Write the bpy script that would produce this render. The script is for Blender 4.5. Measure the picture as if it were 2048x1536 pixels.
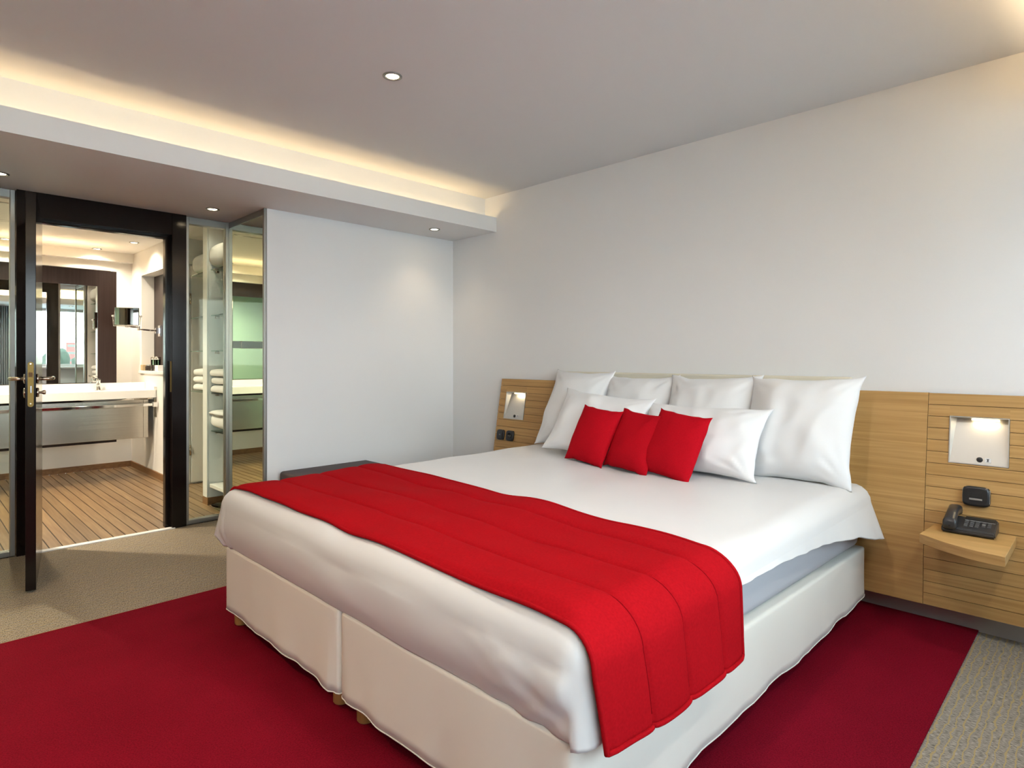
import bpy, bmesh, math, random
from mathutils import Vector, Matrix, noise

R = math.radians
scene = bpy.context.scene
for o in list(bpy.data.objects):
    bpy.data.objects.remove(o)
random.seed(7)

# ------------------------------------------------------------------ camera
FPX, HORIZON = 1215.0, 717.0
cam_d = bpy.data.cameras.new('camera')
cam_d.sensor_width = 36.0
cam_d.lens = FPX / 2048.0 * 36.0
cam_d.shift_y = -(768.0 - HORIZON) / 2048.0
cam_d.clip_start = 0.05
cam = bpy.data.objects.new('camera', cam_d)
scene.collection.objects.link(cam)
TH = math.atan((2231.0 - 1024.0) / FPX)           # the camera's heading, measured from +x
cam.location = (0, 0, 1.22)
cam.rotation_euler = (R(90), 0, TH - R(90))
scene.camera = cam

# ------------------------------------------------------------------ sky, daylight, exposure
scene.view_settings.view_transform = 'Standard'
scene.view_settings.look = 'None'
scene.view_settings.gamma = 1.0
scene.view_settings.use_curve_mapping = False
scene.view_settings.exposure = 1.12
scene.cycles.use_denoising = True
scene.cycles.use_adaptive_sampling = True
scene.cycles.adaptive_threshold = 0.11
scene.cycles.adaptive_min_samples = 16
scene.cycles.max_bounces = 6
scene.cycles.diffuse_bounces = 3
scene.cycles.glossy_bounces = 5
scene.cycles.transparent_max_bounces = 10
scene.cycles.caustics_reflective = False
scene.cycles.caustics_refractive = False
scene.cycles.sample_clamp_indirect = 6.0

SKY = 5.7
COVE_W, SPOT_W, BATH_W = 11.0, 26.0, 25.0

world = bpy.data.worlds.new('world')
scene.world = world
world.use_nodes = True
wn, wl = world.node_tree.nodes, world.node_tree.links
bg = wn['Background']
bg.inputs['Strength'].default_value = SKY
wtc = wn.new('ShaderNodeTexCoord'); wsep = wn.new('ShaderNodeSeparateXYZ')
wrp = wn.new('ShaderNodeValToRGB')
wl.new(wtc.outputs['Generated'], wsep.inputs[0]); wl.new(wsep.outputs[2], wrp.inputs[0])
wrp.color_ramp.elements[0].position = 0.0; wrp.color_ramp.elements[0].color = (0.90, 0.925, 1.0, 1)
wrp.color_ramp.elements[1].position = 0.6; wrp.color_ramp.elements[1].color = (0.64, 0.79, 1.0, 1)
wl.new(wrp.outputs[0], bg.inputs['Color'])

# daylight portals standing in the two window openings (they only guide the sky's light)
WIN = [(-1.6, 1.20, 1.05, 2.28), (1.45, 3.36, 1.05, 2.28)]
YW = -1.2
for wx0, wx1, wz0, wz1 in WIN:
    ld = bpy.data.lights.new('sky_portal', 'AREA')
    ld.shape = 'RECTANGLE'; ld.size = wx1 - wx0; ld.size_y = wz1 - wz0
    ld.cycles.is_portal = True
    lo = bpy.data.objects.new('sky_portal', ld); scene.collection.objects.link(lo)
    lo.location = ((wx0 + wx1) / 2, YW - 0.10, (wz0 + wz1) / 2); lo.rotation_euler = (R(90), 0, 0)

# ------------------------------------------------------------------ materials
def new_mat(name):
    m = bpy.data.materials.new(name); m.use_nodes = True
    return m, m.node_tree.nodes, m.node_tree.links, m.node_tree.nodes['Principled BSDF']

def mat(name, col, rough=0.5, metal=0.0, var=0.0, vscale=(8, 8, 8), bump=0.0, bscale=60.0, bdist=0.002, spec=0.5, sheen=0.0, randomize=0.0, coat=0.0):
    m, n, l, b = new_mat(name)
    b.inputs['Roughness'].default_value = rough
    b.inputs['Metallic'].default_value = metal
    b.inputs['Specular IOR Level'].default_value = spec
    b.inputs['Sheen Weight'].default_value = sheen
    b.inputs['Coat Weight'].default_value = coat
    b.inputs['Base Color'].default_value = (*col, 1)
    tc = n.new('ShaderNodeTexCoord')
    if var > 0:
        mp = n.new('ShaderNodeMapping'); mp.inputs['Scale'].default_value = vscale
        nz = n.new('ShaderNodeTexNoise'); nz.inputs['Scale'].default_value = 1.0; nz.inputs['Detail'].default_value = 5
        l.new(tc.outputs['Object'], mp.inputs[0]); l.new(mp.outputs[0], nz.inputs['Vector'])
        rp = n.new('ShaderNodeValToRGB')
        rp.color_ramp.elements[0].position = 0.3; rp.color_ramp.elements[1].position = 0.7
        rp.color_ramp.elements[0].color = (*[c * (1 - var) for c in col], 1)
        rp.color_ramp.elements[1].color = (*[min(1, c * (1 + var)) for c in col], 1)
        l.new(nz.outputs['Fac'], rp.inputs[0])
        out = rp.outputs[0]
        if randomize > 0:
            oi = n.new('ShaderNodeObjectInfo')
            hs = n.new('ShaderNodeHueSaturation')
            mr = n.new('ShaderNodeMapRange')
            mr.inputs['To Min'].default_value = 1 - randomize; mr.inputs['To Max'].default_value = 1 + randomize
            l.new(oi.outputs['Random'], mr.inputs['Value']); l.new(mr.outputs[0], hs.inputs['Value'])
            l.new(out, hs.inputs['Color']); out = hs.outputs[0]
        l.new(out, b.inputs['Base Color'])
    if bump > 0:
        nb = n.new('ShaderNodeTexNoise'); nb.inputs['Scale'].default_value = bscale; nb.inputs['Detail'].default_value = 3
        l.new(tc.outputs['Object'], nb.inputs['Vector'])
        bp = n.new('ShaderNodeBump'); bp.inputs['Strength'].default_value = bump; bp.inputs['Distance'].default_value = bdist
        l.new(nb.outputs['Fac'], bp.inputs['Height']); l.new(bp.outputs[0], b.inputs['Normal'])
    return m

def wood(name, dark, light, scale, rough=0.42, randomize=0.0, loc_rand=False, coat=0.0, spec=0.5):
    m, n, l, b = new_mat(name)
    b.inputs['Roughness'].default_value = rough
    b.inputs['Coat Weight'].default_value = coat
    b.inputs['Coat Roughness'].default_value = 0.15
    b.inputs['Specular IOR Level'].default_value = spec
    tc = n.new('ShaderNodeTexCoord'); mp = n.new('ShaderNodeMapping'); mp.inputs['Scale'].default_value = scale
    l.new(tc.outputs['Object'], mp.inputs[0])
    oi = n.new('ShaderNodeObjectInfo')
    if loc_rand:
        cb = n.new('ShaderNodeCombineXYZ'); ml = n.new('ShaderNodeMath'); ml.operation = 'MULTIPLY'; ml.inputs[1].default_value = 40
        l.new(oi.outputs['Random'], ml.inputs[0])
        for k in range(3): l.new(ml.outputs[0], cb.inputs[k])
        l.new(cb.outputs[0], mp.inputs['Location'])
    n1 = n.new('ShaderNodeTexNoise'); n1.inputs['Scale'].default_value = 1; n1.inputs['Detail'].default_value = 6; n1.inputs['Distortion'].default_value = 0.6
    l.new(mp.outputs[0], n1.inputs['Vector'])
    rp = n.new('ShaderNodeValToRGB')
    rp.color_ramp.elements[0].position = 0.32; rp.color_ramp.elements[0].color = (*dark, 1)
    rp.color_ramp.elements[1].position = 0.66; rp.color_ramp.elements[1].color = (*light, 1)
    l.new(n1.outputs['Fac'], rp.inputs[0]); out = rp.outputs[0]
    if randomize:
        hs = n.new('ShaderNodeHueSaturation'); mr = n.new('ShaderNodeMapRange')
        mr.inputs['To Min'].default_value = 1 - randomize; mr.inputs['To Max'].default_value = 1 + randomize
        l.new(oi.outputs['Random'], mr.inputs['Value']); l.new(mr.outputs[0], hs.inputs['Value']); l.new(out, hs.inputs['Color']); out = hs.outputs[0]
    l.new(out, b.inputs['Base Color'])
    bp = n.new('ShaderNodeBump'); bp.inputs['Strength'].default_value = 0.12; bp.inputs['Distance'].default_value = 0.001
    l.new(n1.outputs['Fac'], bp.inputs['Height']); l.new(bp.outputs[0], b.inputs['Normal'])
    return m

def glass(name, tint=(0.93, 0.97, 0.94), frost=0.0, base=0.04):
    m, n, l, b = new_mat(name)
    n.remove(b)
    out = n['Material Output']
    tr = n.new('ShaderNodeBsdfTransparent'); tr.inputs[0].default_value = (*tint, 1)
    gl = n.new('ShaderNodeBsdfGlossy'); gl.inputs['Roughness'].default_value = 0.02
    fr = n.new('ShaderNodeFresnel'); fr.inputs[0].default_value = 1.25
    mx = n.new('ShaderNodeMixShader')
    l.new(fr.outputs[0], mx.inputs[0]); l.new(tr.outputs[0], mx.inputs[1]); l.new(gl.outputs[0], mx.inputs[2])
    last = mx
    if frost:
        df = n.new('ShaderNodeBsdfDiffuse'); df.inputs[0].default_value = (*tint, 1)
        tl = n.new('ShaderNodeBsdfTranslucent'); tl.inputs[0].default_value = (*tint, 1)
        ad = n.new('ShaderNodeMixShader'); ad.inputs[0].default_value = 0.5
        l.new(df.outputs[0], ad.inputs[1]); l.new(tl.outputs[0], ad.inputs[2])
        m2 = n.new('ShaderNodeMixShader'); m2.inputs[0].default_value = frost
        l.new(mx.outputs[0], m2.inputs[1]); l.new(ad.outputs[0], m2.inputs[2]); last = m2
    l.new(last.outputs[0], out.inputs[0])
    return m

def emit(name, col, s):
    m, n, l, b = new_mat(name)
    b.inputs['Base Color'].default_value = (*col, 1)
    b.inputs['Emission Color'].default_value = (*col, 1); b.inputs['Emission Strength'].default_value = s
    return m

M = {}
M['paint'] = mat('wall_paint', (0.90, 0.90, 0.90), 0.7, spec=0.25)
M['tan'] = mat('warm_bounce_tan', (0.74, 0.58, 0.40), 0.6)  # tan picked so the unseen left wall bounces warm light onto the bed foot
M['ceil'] = mat('ceiling_paint', (0.80, 0.80, 0.795), 0.8, spec=0.2)
M['bathpaint'] = mat('bathroom_paint', (0.92, 0.905, 0.87), 0.6, spec=0.3)
M['oak'] = wood('oak_veneer', (0.47, 0.262, 0.080), (0.61, 0.365, 0.135), (12, 1.6, 75), 0.45, 0.06, True)
M['oakline'] = mat('oak_groove', (0.16, 0.085, 0.03), 0.7)
M['teak'] = wood('teak_deck', (0.165, 0.094, 0.045), (0.27, 0.178, 0.092), (45, 2.2, 40), 0.35, 0.16, True)
M['teakdark'] = wood('teak_skirting', (0.20, 0.095, 0.035), (0.29, 0.15, 0.06), (20, 2, 40), 0.45)
M['caulk'] = mat('black_caulk', (0.02, 0.017, 0.015), 0.7)
M['wenge'] = wood('wenge', (0.0085, 0.0056, 0.0048), (0.0098, 0.0064, 0.0054), (50, 50, 1.5), 0.15, spec=0.28)
M['wengep'] = wood('wenge_panel', (0.026, 0.014, 0.0115), (0.038, 0.022, 0.018), (60, 60, 1.2), 0.38, spec=0.25)
M['alu'] = mat('brushed_aluminium', (0.34, 0.335, 0.31), 0.38, 0.8, bump=0.05, bscale=300)
M['steel'] = mat('brushed_steel', (0.48, 0.455, 0.41), 0.24, 1.0, var=0.10, vscale=(1.2, 1, 160), spec=0.5)
M['chrome'] = mat('chrome', (0.82, 0.82, 0.82), 0.07, 1.0)
M['mirror'] = mat('mirror', (0.90, 0.92, 0.90), 0.0, 1.0)
M['mirrord'] = mat('darkened_mirror', (0.30, 0.30, 0.27), 0.0, 1.0)  # dark reflection put into the mirror's colour; the glass itself is plain
M['mirrorg'] = mat('tinted_mirror', (0.76, 0.80, 0.66), 0.0, 1.0)
M['brass'] = mat('brass', (0.24, 0.165, 0.055), 0.5, 1.0)
M['nickel'] = mat('satin_nickel', (0.55, 0.48, 0.38), 0.22, 1.0)
M['glass'] = glass('clear_glass')
M['glassshelf'] = glass('shelf_glass', (0.80, 0.93, 0.86))
M['frost'] = glass('mint_frosted_glass', (0.60, 0.80, 0.70), 0.85)
M['white'] = mat('white_lacquer', (0.84, 0.84, 0.80), 0.35)
M['solid'] = mat('white_solid_surface', (0.90, 0.89, 0.86), 0.22)
M['linen'] = mat('white_cotton', (0.82, 0.825, 0.835), 0.75, bump=0.08, bscale=420, bdist=0.0006, sheen=0.15, spec=0.2)
M['duvet'] = mat('white_sateen', (0.66, 0.65, 0.64), 0.40, bump=0.05, bscale=380, bdist=0.0005, sheen=0.2, spec=0.35)
M['sheet'] = mat('grey_white_fitted_sheet', (0.46, 0.465, 0.49), 0.75, bump=0.06, bscale=380, bdist=0.0005, spec=0.2)
M['skirt'] = mat('ecru_valance', (0.72, 0.68, 0.605), 0.7, bump=0.08, bscale=300, bdist=0.0006, sheen=0.15, spec=0.25)
M['hem'] = mat('valance_hem_thread', (0.70, 0.66, 0.60), 0.7)
M['red'] = mat('red_felt', (0.345, 0.005, 0.009), 0.8, var=0.10, vscale=(160, 160, 160), bump=0.25, bscale=500, bdist=0.0008, spec=0.02)
M['redseam'] = mat('dark_red_thread', (0.20, 0.003, 0.006), 0.95, spec=0.0)
M['redc'] = mat('red_cushion_cotton', (0.46, 0.006, 0.014), 0.8, var=0.08, vscale=(200, 200, 200), bump=0.2, bscale=600, bdist=0.0006, spec=0.02)
M['cream'] = mat('cream_upholstery', (0.80, 0.75, 0.62), 0.8, bump=0.1, bscale=300, spec=0.2)
M['leather'] = mat('dark_brown_leather', (0.050, 0.026, 0.021), 0.6, bump=0.15, bscale=220, bdist=0.0008)
M['legwood'] = wood('beech_leg', (0.36, 0.17, 0.05), (0.48, 0.25, 0.08), (40, 40, 5), 0.4)
M['terry'] = mat('white_terry', (0.88, 0.87, 0.84), 0.9, bump=0.5, bscale=260, bdist=0.003, sheen=0.3, spec=0.1)
M['black'] = mat('black_plastic', (0.018, 0.018, 0.02), 0.32)
M['blackm'] = mat('matte_black_plastic', (0.012, 0.012, 0.012), 0.5)
M['phone'] = mat('anthracite_plastic', (0.03, 0.031, 0.034), 0.28)
M['key'] = mat('grey_keys', (0.12, 0.12, 0.125), 0.3)
M['lcd'] = mat('lcd_grey', (0.10, 0.10, 0.09), 0.2)
M['silver'] = mat('silver_plastic', (0.42, 0.42, 0.42), 0.3, 0.6)
M['lampmetal'] = mat('satin_aluminium_plate', (0.60, 0.58, 0.54), 0.42, 0.6, bump=0.05, bscale=500)
M['paper'] = mat('paper_white', (0.85, 0.85, 0.85), 0.6)
M['ink'] = mat('ink', (0.05, 0.05, 0.05), 0.6)
M['kraft'] = mat('tan_card', (0.55, 0.40, 0.22), 0.6)
M['amber'] = mat('dark_bottle', (0.03, 0.022, 0.018), 0.12)
M['plinth'] = mat('grey_plinth', (0.42, 0.40, 0.39), 0.35, 0.3)
M['curtain'] = mat('grey_blue_curtain', (0.50, 0.54, 0.55), 0.8)
M['sheer'] = glass('sheer_curtain', (0.92, 0.93, 0.93), 0.6)
M['bulb'] = emit('warm_bulb', (1.0, 0.80, 0.50), 14)
M['bulbw'] = emit('warm_white_bulb', (1.0, 0.80, 0.48), 1.6)
M['tube'] = emit('cove_tube', (1.0, 0.72, 0.36), 3)
M['grass'] = mat('city_green', (0.05, 0.062, 0.042), 0.9, var=0.4, vscale=(0.3, 0.3, 0.3))
M['redbrick'] = mat('red_facade', (0.45, 0.08, 0.07), 0.7, var=0.2)
M['pale'] = mat('pale_facade', (0.60, 0.58, 0.54), 0.7, var=0.15)
M['ground'] = mat('far_ground', (0.55, 0.55, 0.52), 0.9, var=0.3, vscale=(0.05, 0.05, 0.05))

def carpet_mat():
    m, n, l, b = new_mat('grey_gold_carpet')
    b.inputs['Roughness'].default_value = 0.95; b.inputs['Specular IOR Level'].default_value = 0.1
    tc = n.new('ShaderNodeTexCoord'); sp = n.new('ShaderNodeSeparateXYZ'); l.new(tc.outputs['Object'], sp.inputs[0])
    mp = n.new('ShaderNodeMapping'); mp.inputs['Scale'].default_value = (16, 26, 1)
    nz = n.new('ShaderNodeTexNoise'); nz.inputs['Scale'].default_value = 1; nz.inputs['Detail'].default_value = 2
    l.new(tc.outputs['Object'], mp.inputs[0]); l.new(mp.outputs[0], nz.inputs['Vector'])
    def math_(op, a, bb):
        q = n.new('ShaderNodeMath'); q.operation = op
        for k, v in enumerate((a, bb)):
            if v is None: continue
            if hasattr(v, 'links'): l.new(v, q.inputs[k])
            else: q.inputs[k].default_value = v
        return q.outputs[0]
    y = math_('ADD', sp.outputs[1], math_('MULTIPLY', math_('SUBTRACT', nz.outputs['Fac'], 0.5), 0.030))
    f = math_('FRACT', math_('MULTIPLY', y, 1 / 0.0235), None)
    line = math_('LESS_THAN', f, 0.20)
    # woven ground: fine dashes across the lines
    mp2 = n.new('ShaderNodeMapping'); mp2.inputs['Scale'].default_value = (330, 70, 1)
    n2 = n.new('ShaderNodeTexNoise'); n2.inputs['Scale'].default_value = 1; n2.inputs['Detail'].default_value = 3
    l.new(tc.outputs['Object'], mp2.inputs[0]); l.new(mp2.outputs[0], n2.inputs['Vector'])
    rp = n.new('ShaderNodeValToRGB')
    rp.color_ramp.elements[0].position = 0.33; rp.color_ramp.elements[0].color = (0.112, 0.096, 0.076, 1)
    rp.color_ramp.elements[1].position = 0.64; rp.color_ramp.elements[1].color = (0.37, 0.325, 0.27, 1)
    l.new(n2.outputs['Fac'], rp.inputs[0])
    mx = n.new('ShaderNodeMix'); mx.data_type = 'RGBA'
    l.new(line, mx.inputs[0]); l.new(rp.outputs[0], mx.inputs[6]); mx.inputs[7].default_value = (0.36, 0.265, 0.13, 1)
    l.new(mx.outputs[2], b.inputs['Base Color'])
    ad = math_('ADD', math_('MULTIPLY', line, 0.7), n2.outputs['Fac'])
    bp = n.new('ShaderNodeBump'); bp.inputs['Strength'].default_value = 0.5; bp.inputs['Distance'].default_value = 0.003
    l.new(ad, bp.inputs['Height']); l.new(bp.outputs[0], b.inputs['Normal'])
    return m
M['carpet'] = carpet_mat()

def rug_mat():
    m, n, l, b = new_mat('red_pile')
    b.inputs['Roughness'].default_value = 0.95; b.inputs['Specular IOR Level'].default_value = 0.05
    
    tc = n.new('ShaderNodeTexCoord')
    n1 = n.new('ShaderNodeTexNoise'); n1.inputs['Scale'].default_value = 3.2; n1.inputs['Detail'].default_value = 4
    n2 = n.new('ShaderNodeTexNoise'); n2.inputs['Scale'].default_value = 210; n2.inputs['Detail'].default_value = 3
    for q in (n1, n2): l.new(tc.outputs['Object'], q.inputs['Vector'])
    ad = n.new('ShaderNodeMath'); ad.operation = 'MULTIPLY_ADD'; ad.inputs[1].default_value = 0.35
    l.new(n1.outputs['Fac'], ad.inputs[0]); l.new(n2.outputs['Fac'], ad.inputs[2])
    rp = n.new('ShaderNodeValToRGB')
    rp.color_ramp.elements[0].position = 0.45; rp.color_ramp.elements[0].color = (0.122, 0.002, 0.008, 1)
    rp.color_ramp.elements[1].position = 0.90; rp.color_ramp.elements[1].color = (0.212, 0.0045, 0.016, 1)
    l.new(ad.outputs[0], rp.inputs[0]); l.new(rp.outputs[0], b.inputs['Base Color'])
    bp = n.new('ShaderNodeBump'); bp.inputs['Strength'].default_value = 0.6; bp.inputs['Distance'].default_value = 0.004
    l.new(n2.outputs['Fac'], bp.inputs['Height']); l.new(bp.outputs[0], b.inputs['Normal'])
    return m
M['rug'] = rug_mat()

# ------------------------------------------------------------------ helpers
COL = scene.collection

def tag(o, label=None, cat=None, group=None, kind=None):
    for k, v in (('label', label), ('category', cat), ('group', group), ('kind', kind)):
        if v: o[k] = v
    return o

def empty(name, loc=(0, 0, 0), rot=(0, 0, 0)):
    o = bpy.data.objects.new(name, None); COL.objects.link(o)
    o.empty_display_size = 0.05
    o.location = loc; o.rotation_euler = rot
    return o

def mk(name, bm, m, parent=None, smooth=False, local=False):
    """One mesh object. Coordinates are world ones unless local is set (then they are the parent's)."""
    bmesh.ops.recalc_face_normals(bm, faces=bm.faces)
    me = bpy.data.meshes.new(name); bm.to_mesh(me); bm.free()
    me.materials.append(M[m])
    if smooth:
        for p in me.polygons: p.use_smooth = True
    o = bpy.data.objects.new(name, me); COL.objects.link(o)
    if parent is not None:
        o.parent = parent
        if not local:
            p, t = parent, Matrix.Identity(4)
            while p is not None and p.type == 'EMPTY':
                t = Matrix.LocRotScale(p.location, p.rotation_euler, None) @ t
                p = p.parent
            o.matrix_parent_inverse = t.inverted()
    return o

def bx(bm, x0, x1, y0, y1, z0, z1, bevel=0.0, seg=2):
    vs = [bm.verts.new((x, y, z)) for x in (x0, x1) for y in (y0, y1) for z in (z0, z1)]
    fs = [(0, 1, 3, 2), (4, 6, 7, 5), (0, 4, 5, 1), (2, 3, 7, 6), (0, 2, 6, 4), (1, 5, 7, 3)]
    faces = [bm.faces.new([vs[i] for i in f]) for f in fs]
    if bevel > 0:
        es = list({e for f in faces for e in f.edges})
        bmesh.ops.bevel(bm, geom=es, offset=bevel, segments=seg, affect='EDGES', profile=0.5)

def box(name, d, m, parent=None, bevel=0.0, seg=2, local=False):
    bm = bmesh.new(); bx(bm, *d, bevel=bevel, seg=seg)
    return mk(name, bm, m, parent, local=local)

def boxes(name, ds, m, parent=None, local=False, bevel=0.0):
    bm = bmesh.new()
    for d in ds: bx(bm, *d, bevel=bevel)
    return mk(name, bm, m, parent, local=local)

def lathe(bm, prof, c=(0, 0, 0), n=24, axis='z'):
    rings = []
    for r, h in prof:
        ring = []
        for k in range(n):
            a = 2 * math.pi * k / n
            p = (r * math.cos(a), r * math.sin(a), h)
            if axis == 'x': p = (p[2], p[0], p[1])
            if axis == 'y': p = (p[0], p[2], p[1])
            ring.append(bm.verts.new((c[0] + p[0], c[1] + p[1], c[2] + p[2])))
        rings.append(ring)
    for a, b in zip(rings, rings[1:]):
        for k in range(n): bm.faces.new((a[k], a[(k + 1) % n], b[(k + 1) % n], b[k]))
    if prof[0][0] > 1e-5: bm.faces.new(rings[0])
    if prof[-1][0] > 1e-5: bm.faces.new(rings[-1])

def tube(bm, pts, r, n=10, closed=False):
    pts = [Vector(p) for p in pts]; rings = []; N = len(pts); up = None
    for i, p in enumerate(pts):
        a = pts[i - 1] if (i > 0 or closed) else p
        b = pts[(i + 1) % N] if (i < N - 1 or closed) else p
        t = (b - a).normalized()
        if up is None:
            up = Vector((0, 0, 1)) if abs(t.z) < 0.9 else Vector((1, 0, 0))
        s = t.cross(up).normalized(); up = s.cross(t).normalized()
        rr = r[i] if isinstance(r, (list, tuple)) else r
        rings.append([bm.verts.new(p + s * rr * math.cos(2 * math.pi * k / n) + up * rr * math.sin(2 * math.pi * k / n)) for k in range(n)])
    for i in range(N if closed else N - 1):
        a, b = rings[i], rings[(i + 1) % N]
        for k in range(n): bm.faces.new((a[k], a[(k + 1) % n], b[(k + 1) % n], b[k]))
    if not closed:
        bm.faces.new(rings[0]); bm.faces.new(rings[-1])

def prism(bm, poly, z0, z1):
    """extrude an xy outline from z0 to z1"""
    a = [bm.verts.new((x, y, z0)) for x, y in poly]; b = [bm.verts.new((x, y, z1)) for x, y in poly]
    bm.faces.new(a[::-1]); bm.faces.new(b); n = len(poly)
    for i in range(n): bm.faces.new((a[i], a[(i + 1) % n], b[(i + 1) % n], b[i]))

def ss(a, b, x):
    t = max(0.0, min(1.0, (x - a) / (b - a))); return t * t * (3 - 2 * t)

def lerp_pts(pts, x):
    if x <= pts[0][0]: return pts[0][1]
    for (a, va), (b, vb) in zip(pts, pts[1:]):
        if x <= b: return va + (vb - va) * (x - a) / (b - a)
    return pts[-1][1]

def nz(x, y, z=0.0): return noise.noise(Vector((x, y, z)))

RING = []
def drape(x0, x1, y0, y1, ztop, rc, re, hem, out=None, top=None, n=56, nd=16, wob=0.0):
    """A cloth laid over a rounded block: flat top, rounded edge of radius re, then straight down to hem(x, y).
    out(x, y, q): how far the hanging cloth stands out from the block at q (0 at the edge, 1 at the hem)."""
    bm = bmesh.new()
    cx, cy = (x0 + x1) / 2, (y0 + y1) / 2; hx, hy = (x1 - x0) / 2, (y1 - y0) / 2
    N = n + 2 * nd
    def plan(a, b, inset):
        X, Y = a * (hx - inset), b * (hy - inset)
        r = max(rc - inset, 0.002)
        ax, ay = abs(X) - (hx - inset - r), abs(Y) - (hy - inset - r)
        if ax > 0 and ay > 0:
            m = max(ax, ay); h = math.hypot(ax, ay)
            ax, ay = ax * m / h, ay * m / h
            X = math.copysign(hx - inset - r + ax, X); Y = math.copysign(hy - inset - r + ay, Y)
        return cx + X, cy + Y
    grid = []
    for i in range(N + 1):
        row = []
        for j in range(N + 1):
            a = (i - nd) / n * 2 - 1; b = (j - nd) / n * 2 - 1
            ai = max(0, nd - i, i - nd - n); bj = max(0, nd - j, j - nd - n)
            k = max(ai, bj)
            ca, cb = max(-1, min(1, a)), max(-1, min(1, b))
            if k == 0:
                X, Y = plan(ca, cb, re); Z = ztop + (top(X, Y) if top else 0)
            else:
                # walk along the boundary: the corner cells fan round the rounded corner
                if ai and bj:
                    if ai >= bj: cb = cb * 1.0
                q = k / nd
                nr = 5
                if k <= nr:
                    t = k / nr * math.pi / 2
                    X, Y = plan(ca, cb, re * (1 - math.sin(t)))
                    tp = top(*plan(ca, cb, re)) if top else 0
                    Z = ztop + tp * (1 - k / nr) - re * (1 - math.cos(t))
                else:
                    t = (k - nr) / (nd - nr)
                    X, Y = plan(ca, cb, 0)
                    h = hem(X, Y)
                    Z = ztop - re + (h - (ztop - re)) * t
                    if out:
                        o = out(X, Y, t)
                        # outward direction in plan
                        dx = 0 if abs(ca) < 0.999 else math.copysign(1, ca); dy = 0 if abs(cb) < 0.999 else math.copysign(1, cb)
                        L = math.hypot(dx, dy) or 1
                        X += dx / L * o; Y += dy / L * o
            row.append(bm.verts.new((X, Y, Z)))
        grid.append(row)
    for i in range(N):
        for j in range(N):
            bm.faces.new((grid[i][j], grid[i + 1][j], grid[i + 1][j + 1], grid[i][j + 1]))
    RING.clear()
    idx = [(i, 0) for i in range(N)] + [(N, j) for j in range(N)] + [(i, N) for i in range(N, 0, -1)] + [(0, j) for j in range(N, 0, -1)]
    for i, j in idx:
        c = grid[i][j].co.copy()
        if not RING or (c - RING[-1]).length > 0.004: RING.append(c)
    bmesh.ops.remove_doubles(bm, verts=bm.verts, dist=0.0004)
    return bm

def solid(o, t, sub=0):
    m = o.modifiers.new('thick', 'SOLIDIFY'); m.thickness = t; m.offset = -1
    if sub:
        s = o.modifiers.new('sub', 'SUBSURF'); s.levels = sub; s.render_levels = sub
    return o

def struct(o): o['kind'] = 'structure'; return o

def copy_tree(o, parent=None):
    c = o.copy(); COL.objects.link(c)
    if parent is not None: c.parent = parent
    for ch in list(o.children): copy_tree(ch, c)
    return c

# ------------------------------------------------------------------ the room
XB, XL = 3.46, -2.6            # headboard wall, far left wall
YA, YG, YP = 4.176, 4.86, 7.93  # white end wall, glass wall, bathroom end wall
ZC, ZS0, ZS1 = 2.56, 2.262, 2.380

struct(box('floor', (XL, XB, YW, 4.81, -0.06, 0.0), 'carpet'))
struct(box('ceiling', (XL - 0.1, XB + 0.1, YW - 0.1, 3.90, ZC, ZC + 0.1), 'ceil'))
struct(box('wall_right', (XB, XB + 0.12, YW - 0.1, 4.9, 0, ZC), 'paint'))
struct(box('wall_left', (XL - 0.12, XL, YW - 0.1, 4.95, 0, ZC), 'tan'))
struct(box('wall_back', (1.792, XB, YA, 4.885, 0, ZS0 + 0.02), 'paint'))
# the lowered band along the end wall, with its light trough
struct(boxes('ceiling_soffit', [
    (XL, XB, 3.617, 4.95, ZS0, ZS0 + 0.025),
    (XL, XB, 3.617, 3.632, ZS0 + 0.025, ZS1),
    (XL, XB, 3.757, 3.90, ZS0 + 0.025, ZC)], 'paint'))
# the same band on the window side, above and behind the camera
struct(boxes('ceiling_pelmet', [
    (XL, XB, YW, 0.12, 2.285, 2.31),
    (XL, XB, 0.105, 0.12, 2.31, 2.40),
    (XL, XB, -0.15, -0.02, 2.31, ZC)], 'paint'))
# window wall behind the camera
(a0, a1, az0, az1), (b0, b1, bz0, bz1) = WIN
segs = [(XL, XB, YW - 0.2, YW, az1, ZC), (XL, a0, YW - 0.2, YW, 0, az1), (a0, a1, YW - 0.2, YW, 0, az0), (a1, b0, YW - 0.2, YW, 0, az1),
        (b0, b1, YW - 0.2, YW, 0, bz0), (b1, XB, YW - 0.2, YW, 0, az1)]
struct(boxes('wall_front', segs, 'paint'))
for k, (wx0, wx1, wz0, wz1) in enumerate(WIN):
    e = struct(empty('window_%d' % (k + 3), ((wx0 + wx1) / 2, YW, wz0)))
    f = 0.05
    boxes('window_frame', [(wx0, wx0 + f, YW - 0.17, YW - 0.11, wz0, wz1), (wx1 - f, wx1, YW - 0.17, YW - 0.11, wz0, wz1),
                           (wx0 + f, wx1 - f, YW - 0.17, YW - 0.11, wz0, wz0 + f), (wx0 + f, wx1 - f, YW - 0.17, YW - 0.11, wz1 - f, wz1)], 'white', e)
    box('window_pane', (wx0 + f, wx1 - f, YW - 0.143, YW - 0.137, wz0 + f, wz1 - f), 'glass', e)
    box('window_sill', (wx0 - 0.03, wx1 + 0.03, YW, YW + 0.14, wz0 - 0.035, wz0 - 0.005), 'white', e, 0.004)

# skirtings
struct(box('baseboard_right', (3.392, XB, YW, 3.56, 0, 0.10), 'plinth'))

# threshold
struct(box('trim_1', (0.58, 1.39, 4.785, 4.835, 0.0, 0.006), 'solid'))

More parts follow.
